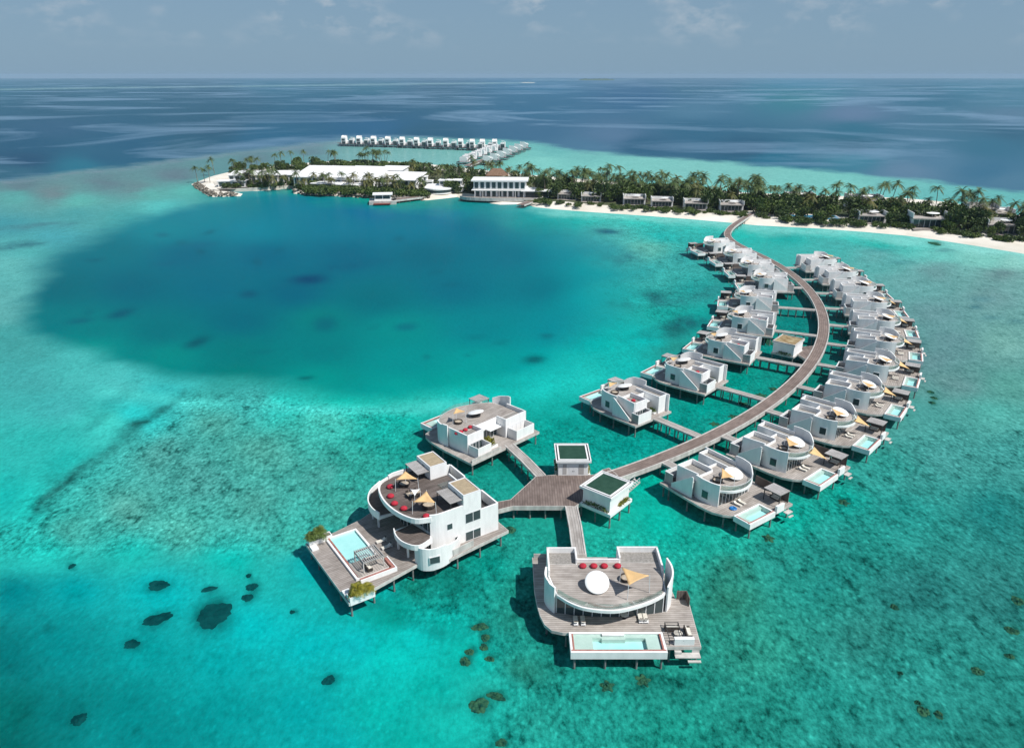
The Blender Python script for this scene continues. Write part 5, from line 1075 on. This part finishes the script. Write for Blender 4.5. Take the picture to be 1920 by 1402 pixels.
PATCH = [(340,456,14,6,0.05,0.32,(4,88,106)),(493,659,20,3,0.07,0.46,(5,104,112)),(377,473,9,5,0.06,0.58,(4,88,106)),(891,632,20,5,0.06,0.39,(5,104,112)),(703,613,13,3,0.25,0.4,(5,104,112)),(481,492,11,6,0.08,0.58,(4,88,106)),(881,666,12,3,0.27,0.47,(5,104,112)),(941,642,16,4,0.12,0.48,(5,104,112)),(521,470,12,5,0.24,0.31,(4,88,106)),(163,587,12,6,0.21,0.34,(4,88,106)),(747,447,11,6,0.08,0.41,(4,88,106)),(815,510,16,4,0.27,0.33,(4,88,106)),(177,487,20,4,0.04,0.58,(4,88,106)),(391,436,13,3,0.27,0.59,(4,88,106)),(803,670,8,5,0.09,0.59,(5,104,112)),(841,533,17,3,0.09,0.36,(4,88,106)),(578,524,36,9,0.05,1,(4,70,104)),(467,551,18,7,0.05,0.8999999999999999,(5,84,108)),(228,588,28,8,0.25,0.9299999999999999,(5,84,104)),(150,602,26,5,0.1,0.75,(8,92,110)),(372,640,26,9,0.35,1,(5,86,98)),(577,707,16,4,0.1,0.8999999999999999,(5,96,98)),(1000,675,24,8,0.05,1,(4,96,100)),(1025,630,15,5,0.05,0.8999999999999999,(8,110,120)),(765,613,24,7,0.05,0.675,(4,96,116)),(640,500,70,10,0.1,0.44999999999999996,(4,84,112)),(610,607,24,14,0.2,0.6000000000000001,(4,86,108)),(1140,434,26,5,-0.05,1,(30,100,118)),(1290,607,50,14,0.2,0.7474999999999999,(20,88,96)),(1205,560,60,16,0.1,0.55,(26,112,112)),(1170,480,50,14,0.1,0.5,(44,126,132)),(1240,625,60,12,0.1,0.6325,(22,110,108)),(1260,565,50,10,0.1,0.45999999999999996,(36,112,116)),(1225,700,30,8,0.2,0.45999999999999996,(20,110,108)),(380,460,30,6,0.1,0.5249999999999999,(12,100,126)),(315,495,24,5,0.1,0.6000000000000001,(14,98,122)),(190,770,60,14,0.6,0.40249999999999997,(34,140,138)),(175,790,34,8,0.6,0.45999999999999996,(24,112,112)),(30,460,60,7,0.1,0.75,(52,120,128)),(60,425,90,6,0.08,0.6000000000000001,(70,136,142)),(90,1175,18,8,0.2,0.575,(10,110,110)),(20,1250,14,8,0.3,0.575,(6,92,92)),(160,1145,10,6,0.2,0.45999999999999996,(10,120,118)),(365,1345,60,20,0.2,0.13799999999999998,(10,120,118)),(840,1330,26,10,0.2,0.345,(20,120,112)),(1340,1090,44,46,0.1,0.12,(46,98,78)),(1560,1095,60,16,0.4,0.40249999999999997,(24,116,112)),(1330,550,40,12,0.3,0.45999999999999996,(40,120,122)),(1650,470,34,4,0,0.40249999999999997,(60,140,144)),(1690,492,26,4,0,0.5175,(58,126,134)),(1840,560,26,6,0,0.45999999999999996,(62,126,134)),(1830,575,14,4,0,0.69,(46,108,118)),(1860,595,22,4,0,0.5175,(56,118,126)),(1730,642,8,3,0,0.69,(36,92,104)),(1905,602,18,4,0,0.575,(56,116,124)),(1770,470,18,3,0,0.69,(52,112,120)),(880,455,20,4,0,0.30000000000000004,(10,110,136)),(305,440,14,4,0,0.75,(18,106,124))]
HAZE = 4.5e-5; SUN = 5.0; SKYS = 0.1; SKYT = (0.52,0.60,0.72); CLOUD = (4.6,5.3,6.0); VEIL = (2.32,3.68,5.0); EXPO = 0.0

def px_of(X, Y):
    HH = CAMH-WZ
    d = Y*math.cos(TH)+HH*math.sin(TH); u = Y*math.sin(TH)-HH*math.cos(TH); d = np.maximum(d, 4.0)
    return 960+FPX*X/d, 701-FPX*u/d
def vnoise(x, y, seed):
    """smooth value noise"""
    xi, yi = np.floor(x).astype(np.int64), np.floor(y).astype(np.int64); fx, fy = x-xi, y-yi; fx = fx*fx*(3-2*fx); fy = fy*fy*(3-2*fy)
    def hsh(a, b): 
        h = (a*374761393+b*668265263+seed*1442695041) & 0x7fffffff; h = (h ^ (h >> 13))*1274126177 & 0x7fffffff; return ((h ^ (h >> 16)) & 0xffff)/65535.0
    return (hsh(xi,yi)*(1-fx)+hsh(xi+1,yi)*fx)*(1-fy)+(hsh(xi,yi+1)*(1-fx)+hsh(xi+1,yi+1)*fx)*fy
def fbm(x, y, seed, o=4):
    s = 0; a = 0.5
    for k in range(o): s = s+a*vnoise(x*2**k, y*2**k, seed+k); a *= 0.5
    return s/(1-0.5**o)
def idw(px, py, pts, power=3.2, ky=1.9):
    P = np.array([(p[0],p[1]) for p in pts], float); Cc = np.array([[v/1000 for v in p[2:5]] for p in pts]); out = np.zeros((len(px),3)); W = np.zeros(len(px))
    for k in range(len(P)):
        d = np.sqrt((px-P[k,0])**2+((py-P[k,1])*ky*np.clip(1.6-(py-150)/900,0.75,3.2))**2)+14
        w = d**-power; W += w; out += w[:,None]*Cc[k]
    return out/W[:,None]
def seg_d(px, py, line, ky=1.0):
    D_ = np.full(len(px), 1e9)
    for (x0,y0),(x1,y1) in zip(line[:-1],line[1:]):
        dx, dy = x1-x0, (y1-y0)*ky; t = np.clip(((px-x0)*dx+(py-y0)*ky*dy)/(dx*dx+dy*dy),0,1)
        D_ = np.minimum(D_, np.hypot(px-x0-t*dx, (py-y0)*ky-t*dy))
    return D_
def inside(px, py, poly):
    r = np.zeros(len(px), bool); n = len(poly)
    for i in range(n):
        x0,y0 = poly[i]; x1,y1 = poly[(i+1)%n]; c = ((y0 > py) != (y1 > py)) & (px < (x1-x0)*(py-y0)/(y1-y0+1e-9)+x0); r ^= c
    return r
def sdf(px, py, poly, ky): d = seg_d(px, py, poly+[poly[0]], ky); return np.where(inside(px,py,poly), -d, d)
sm = lambda e0, e1, x: (lambda t: t*t*(3-2*t))(np.clip((x-e0)/(e1-e0),0,1))
def water_colour(X, Y):
    px, py = px_of(X, Y); py = np.where(Y < 1, 1600, py); px = np.clip(px,-700,2600); py = np.clip(py,138,1600)
    q = np.clip((py-140)/560, 0.06, 1.4)
    wx = (fbm(X*0.030,Y*0.030,3)-.5)*120*q+(fbm(X*.11,Y*.11,9,3)-.5)*44*q; wy = (fbm(X*0.030+40,Y*0.030,5)-.5)*60*q+(fbm(X*.11+9,Y*.11,8,3)-.5)*20*q
    col = idw(px+wx*0.6, py+wy*0.6, SHALLOW)
    s = sdf(px+wx*0.7+(fbm(X*.009+3,Y*.009,61,2)-.5)*90, py+wy*0.7+(fbm(X*.009+7,Y*.009,67,2)-.5)*50, BASIN, 2.0); sw = 34+90*np.clip((fbm(X*0.008,Y*0.008,51,2)-.3)*1.6,0,1)+np.clip((px-800)/6,0,60); m = 1-sm(-1,1,s/sw); col = col*(1-m[:,None])+idw(px,py,DEEP)*m[:,None]
    s = sdf(px+wx*0.8, py+wy*0.6, OCEAN, 4.0); mo = 1-sm(-16,22,s); col = col*(1-mo[:,None])+idw(px,py,SEA,3.5)*mo[:,None]
    mott = np.full(len(px), 0.2)
    for poly, v, soft in MOTT: k = 1-sm(-soft,soft,sdf(px+wx,py+wy,poly,1.6)); mott = mott*(1-k)+v*k
    mott = mott*(1-m)+0.05*m; mott *= (1-mo)
    for line, w0, c, st, ky in LINES:
        kw = 0.25 if line[0][1] < 300 else 0.75
        d = seg_d(px+wx*kw, py+wy*kw, line, ky); k = st*np.exp(-(d/(w0*(0.5+fbm(X*.05,Y*.05,35,3))))**2)*(0.1+1.5*fbm(X*.13,Y*.13,33,4)**1.5 if w0 < 12 else 0.8); k = np.clip(k,0,1); col = col*(1-k[:,None])+0.74*lin(c)*k[:,None]
    base = [(x,y,rx*1.12,ry*1.2,a,0.85,(8,104,100) if m=='coraldeep' else (20,92,80)) for x,y,rx,ry,a,lb,m,lo in near_c]
    for (x, y, rx, ry, a, st, c) in PATCH+base:
        ca, sa = math.cos(a), math.sin(a); dx = px-x+wx*.12; dy = -(py-y)+wy*.12; u = (ca*dx+sa*dy)/rx; v = (-sa*dx+ca*dy)/ry
        k = st*np.exp(-(u*u+v*v)**1.3)
        if rx > 40: k = np.clip(k*(3.4*(fbm(X*.16,Y*.10,71,4)-.5)+1.0),0,1)
        col = col*(1-k[:,None])+0.74*lin(c)*k[:,None]
    return col, mott, mo
az = np.radians(np.concatenate([np.arange(-180,-46,6.0), np.arange(-46,46,0.16), np.arange(46,180,6.0)]))
rr = np.concatenate([[6,20,35,50,62], np.geomspace(70,20000,470)])
RR, AA = np.meshgrid(rr, az, indexing='ij'); X = (RR*np.sin(AA)).ravel(); Y = (RR*np.cos(AA)).ravel()
col, mott, mo = water_colour(X, Y)
nr, na = len(rr), len(az); idx = np.arange(nr*na).reshape(nr,na)
quads = np.stack([idx[:-1,:], np.roll(idx[:-1,:],-1,1), np.roll(idx[1:,:],-1,1), idx[1:,:]], -1).reshape(-1,4)[:, ::-1]
me = bpy.data.meshes.new('water'); V = np.stack([X,Y,np.full_like(X,WZ)],1)
V = np.concatenate([V,[[0,0,WZ]]]); k0 = nr*na
tris = np.stack([np.full(na,k0), idx[0], np.roll(idx[0],-1)],-1)[:, ::-1]
me.vertices.add(len(V)); me.vertices.foreach_set('co', V.ravel())
nl = quads.size+tris.size; me.loops.add(nl); me.loops.foreach_set('vertex_index', np.concatenate([quads.ravel(),tris.ravel()]).astype(np.int32))
np_ = len(quads)+len(tris); me.polygons.add(np_); ls = np.concatenate([np.arange(len(quads))*4, quads.size+np.arange(len(tris))*3]); me.polygons.foreach_set('loop_start', ls.astype(np.int32))
me.update(calc_edges=True)
a1 = me.attributes.new('bed', 'FLOAT_COLOR', 'POINT'); cc = np.ones((len(V),4)); cc[:k0,:3] = col; cc[k0,:3] = col[0]; a1.data.foreach_set('color', cc.ravel())
a2 = me.attributes.new('mottle', 'FLOAT', 'POINT'); a2.data.foreach_set('value', np.append(mott,0.1)); a3 = me.attributes.new('open_sea', 'FLOAT', 'POINT'); a3.data.foreach_set('value', np.append(mo,0))
wo = link('water', me); tag(wo, kind='structure')
m, nt, b = nmat('lagoon_water'); me.materials.append(m)
def attr(n, s): x = nd(nt, 'ShaderNodeAttribute', attribute_name=n); return x.outputs[s]
lk = nt.links.new
def mth(op, a, b_=None, c=None):
    n = nd(nt, 'ShaderNodeMath', operation=op)
    for i, v in enumerate((a,b_,c)):
        if v is None: continue
        if isinstance(v,(int,float)): n.inputs[i].default_value = v
        else: lk(v, n.inputs[i])
    return n.outputs[0]
vec = coords(nt, (1,0.66,1), rand=False)
fine = noise(nt, vec, 1.15, 6, 0.72); mid = noise(nt, vec, 0.24, 6, 0.64); big = noise(nt, vec, 0.035, 4, 0.6)
vor = nd(nt, 'ShaderNodeTexVoronoi'); vor.inputs['Scale'].default_value = 0.75; lk(vec, vor.inputs['Vector'])
v2 = nd(nt, 'ShaderNodeTexVoronoi', feature='SMOOTH_F1'); v2.inputs['Scale'].default_value = 0.55; v2.inputs['Smoothness'].default_value = 0.4
dv = nd(nt, 'ShaderNodeVectorMath', operation='ADD'); dn = nd(nt, 'ShaderNodeTexNoise'); dn.inputs['Scale'].default_value = 0.9; lk(vec, dn.inputs['Vector']); lk(vec, dv.inputs[0]); lk(dn.outputs['Color'], dv.inputs[1]); lk(dv.outputs[0], v2.inputs['Vector'])
# rubble and sand pattern with painted caustic sparkles: multiply round 1, strength from the mottle attribute
speck = mth('MULTIPLY', mth('MAXIMUM', mth('SUBTRACT', 0.24, vor.outputs[0]), 0.0), 5.0)          # caustic sparkles painted as pale specks
pits = mth('MULTIPLY', mth('MAXIMUM', mth('SUBTRACT', v2.outputs[0], 0.62), 0.0), -2.2)             # dark hollows
k1 = mth('MULTIPLY', mth('SUBTRACT', fine, 0.5), 5.2); k2 = mth('MULTIPLY', mth('SUBTRACT', mid, 0.5), 2.4); k3 = mth('MULTIPLY', mth('SUBTRACT', big, 0.5), 0.9)
tot = mth('ADD', mth('ADD', k1, k2), mth('ADD', k3, mth('ADD', speck, pits))); amp = mth('MULTIPLY', tot, attr('mottle','Fac')); mul = mth('MAXIMUM', mth('ADD', amp, 1.0), 0.25)
# wind streaks on the open sea
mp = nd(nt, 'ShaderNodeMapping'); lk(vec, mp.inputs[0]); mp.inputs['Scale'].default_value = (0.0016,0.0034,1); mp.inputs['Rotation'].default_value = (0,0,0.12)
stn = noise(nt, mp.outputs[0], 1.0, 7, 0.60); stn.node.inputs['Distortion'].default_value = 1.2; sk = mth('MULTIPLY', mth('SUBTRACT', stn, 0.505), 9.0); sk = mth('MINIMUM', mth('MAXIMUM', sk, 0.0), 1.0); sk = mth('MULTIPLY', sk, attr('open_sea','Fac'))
vm = nd(nt, 'ShaderNodeMix', data_type='RGBA', blend_type='MULTIPLY'); vm.inputs[0].default_value = 1
cbm = nd(nt, 'ShaderNodeCombineColor'); mr = mth('POWER', mul, 1.35); lk(mr, cbm.inputs[0]); lk(mul, cbm.inputs[1]); lk(mul, cbm.inputs[2]); lk(attr('bed','Color'), vm.inputs[6]); lk(cbm.outputs[0], vm.inputs[7])
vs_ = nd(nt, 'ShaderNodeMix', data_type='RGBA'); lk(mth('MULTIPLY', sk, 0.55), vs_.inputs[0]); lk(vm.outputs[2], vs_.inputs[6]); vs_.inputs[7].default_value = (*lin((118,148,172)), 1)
lk(vs_.outputs[2], b.inputs['Base Color']); lk(mth('MULTIPLY_ADD', attr('open_sea','Fac'), 0.17, 0.16), b.inputs['Roughness']); b.inputs['IOR'].default_value = 1.33; lk(mth('MULTIPLY_ADD', attr('open_sea','Fac'), 0.035, 0.005), b.inputs['Specular IOR Level'])
wv = noise(nt, vec, 0.9, 4, 0.6); bp = nd(nt, 'ShaderNodeBump'); bp.inputs['Strength'].default_value = 0.45; bp.inputs['Distance'].default_value = 0.45; lk(wv, bp.inputs['Height']); lk(bp.outputs[0], b.inputs['Normal'])
# ---------------------------------------------------------------- haze, sky, sun
hz = single('haze', MB().box(-22000,-6000,WZ-1.0,22000,23000,CAMH+12), plain('haze_air',(1,1,1)), None, None); tag(hz, kind='stuff')
hm = hz.data.materials[0]; hn = hm.node_tree; hn.nodes.clear(); ho = nd(hn, 'ShaderNodeOutputMaterial'); pv = nd(hn, 'ShaderNodeVolumePrincipled')
pv.inputs['Color'].default_value = (0.50,0.72,0.92,1); pv.inputs['Density'].default_value = HAZE; pv.inputs['Anisotropy'].default_value = 0.0
hn.links.new(pv.outputs[0], ho.inputs['Volume'])
sv = Vector((0.66,-0.38,1.0)).normalized(); el = math.asin(sv.z)
sl = bpy.data.lights.new('sun','SUN'); so = link('sun', sl); sl.energy = SUN; sl.angle = math.radians(0.5); sl.color = (1.0,0.968,0.92); so.rotation_euler = sv.to_track_quat('Z','Y').to_euler()
w = bpy.data.worlds.new('World'); S.world = w; w.use_nodes = True; wn = w.node_tree; bg = wn.nodes['Background']
sky = nd(wn, 'ShaderNodeTexSky', sky_type='NISHITA'); sky.sun_disc = False; sky.sun_elevation = el; sky.sun_rotation = math.atan2(sv.x, sv.y)
sky.altitude = 0; sky.air_density = 1.0; sky.dust_density = 0.6; sky.ozone_density = 3.0
tc = nd(wn, 'ShaderNodeTexCoord'); mp = nd(wn, 'ShaderNodeMapping'); mp.inputs['Scale'].default_value = (1,1,2.0); wn.links.new(tc.outputs['Generated'], mp.inputs[0])
def wm(op, a, b_):
    n = nd(wn, 'ShaderNodeMath', operation=op)
    for i, v in enumerate((a,b_)):
        if isinstance(v,(int,float)): n.inputs[i].default_value = v
        else: wn.links.new(v, n.inputs[i])
    return n.outputs[0]
def wrange(v, a, b_, c, d):
    n = nd(wn, 'ShaderNodeMapRange'); wn.links.new(v, n.inputs[0])
    for i, x in enumerate((a,b_,c,d)): n.inputs[i+1].default_value = x
    return n.outputs[0]
sp = nd(wn, 'ShaderNodeSeparateXYZ'); wn.links.new(tc.outputs['Generated'], sp.inputs[0]); zz = sp.outputs[2]
puff = noise(wn, mp.outputs[0], 26.0, 7, 0.58); patch = noise(wn, mp.outputs[0], 7.0, 3, 0.5)
cl = wm('MULTIPLY', ramp(wn, puff, [(0.47,(0,0,0)),(0.72,(1,1,1))]), ramp(wn, patch, [(0.46,(0,0,0)),(0.60,(1,1,1))]))
cl = wm('MULTIPLY', cl, wrange(zz, 0.026, 0.07, 0.0, 1.0))
tint = nd(wn, 'ShaderNodeMix', data_type='RGBA', blend_type='MULTIPLY'); tint.inputs[0].default_value = 1; wn.links.new(sky.outputs[0], tint.inputs[6]); tint.inputs[7].default_value = (*SKYT,1)
veil = nd(wn, 'ShaderNodeMix', data_type='RGBA'); wn.links.new(wrange(zz, 0.0, 0.45, 0.88, 0.3), veil.inputs[0]); wn.links.new(tint.outputs[2], veil.inputs[6]); veil.inputs[7].default_value = (*VEIL,1)
cm = nd(wn, 'ShaderNodeMix', data_type='RGBA'); wn.links.new(cl, cm.inputs[0]); wn.links.new(veil.outputs[2], cm.inputs[6]); cm.inputs[7].default_value = (*CLOUD,1)
wn.links.new(cm.outputs[2], bg.inputs[0]); bg.inputs[1].default_value = SKYS
S.view_settings.view_transform = 'Standard'; S.view_settings.look = 'None'; S.view_settings.exposure = EXPO; S.view_settings.gamma = 1
S.cycles.use_denoising = True; S.cycles.volume_bounces = 0; S.cycles.max_bounces = 6; S.cycles.transparent_max_bounces = 12; S.cycles.caustics_reflective = False; S.cycles.caustics_refractive = False
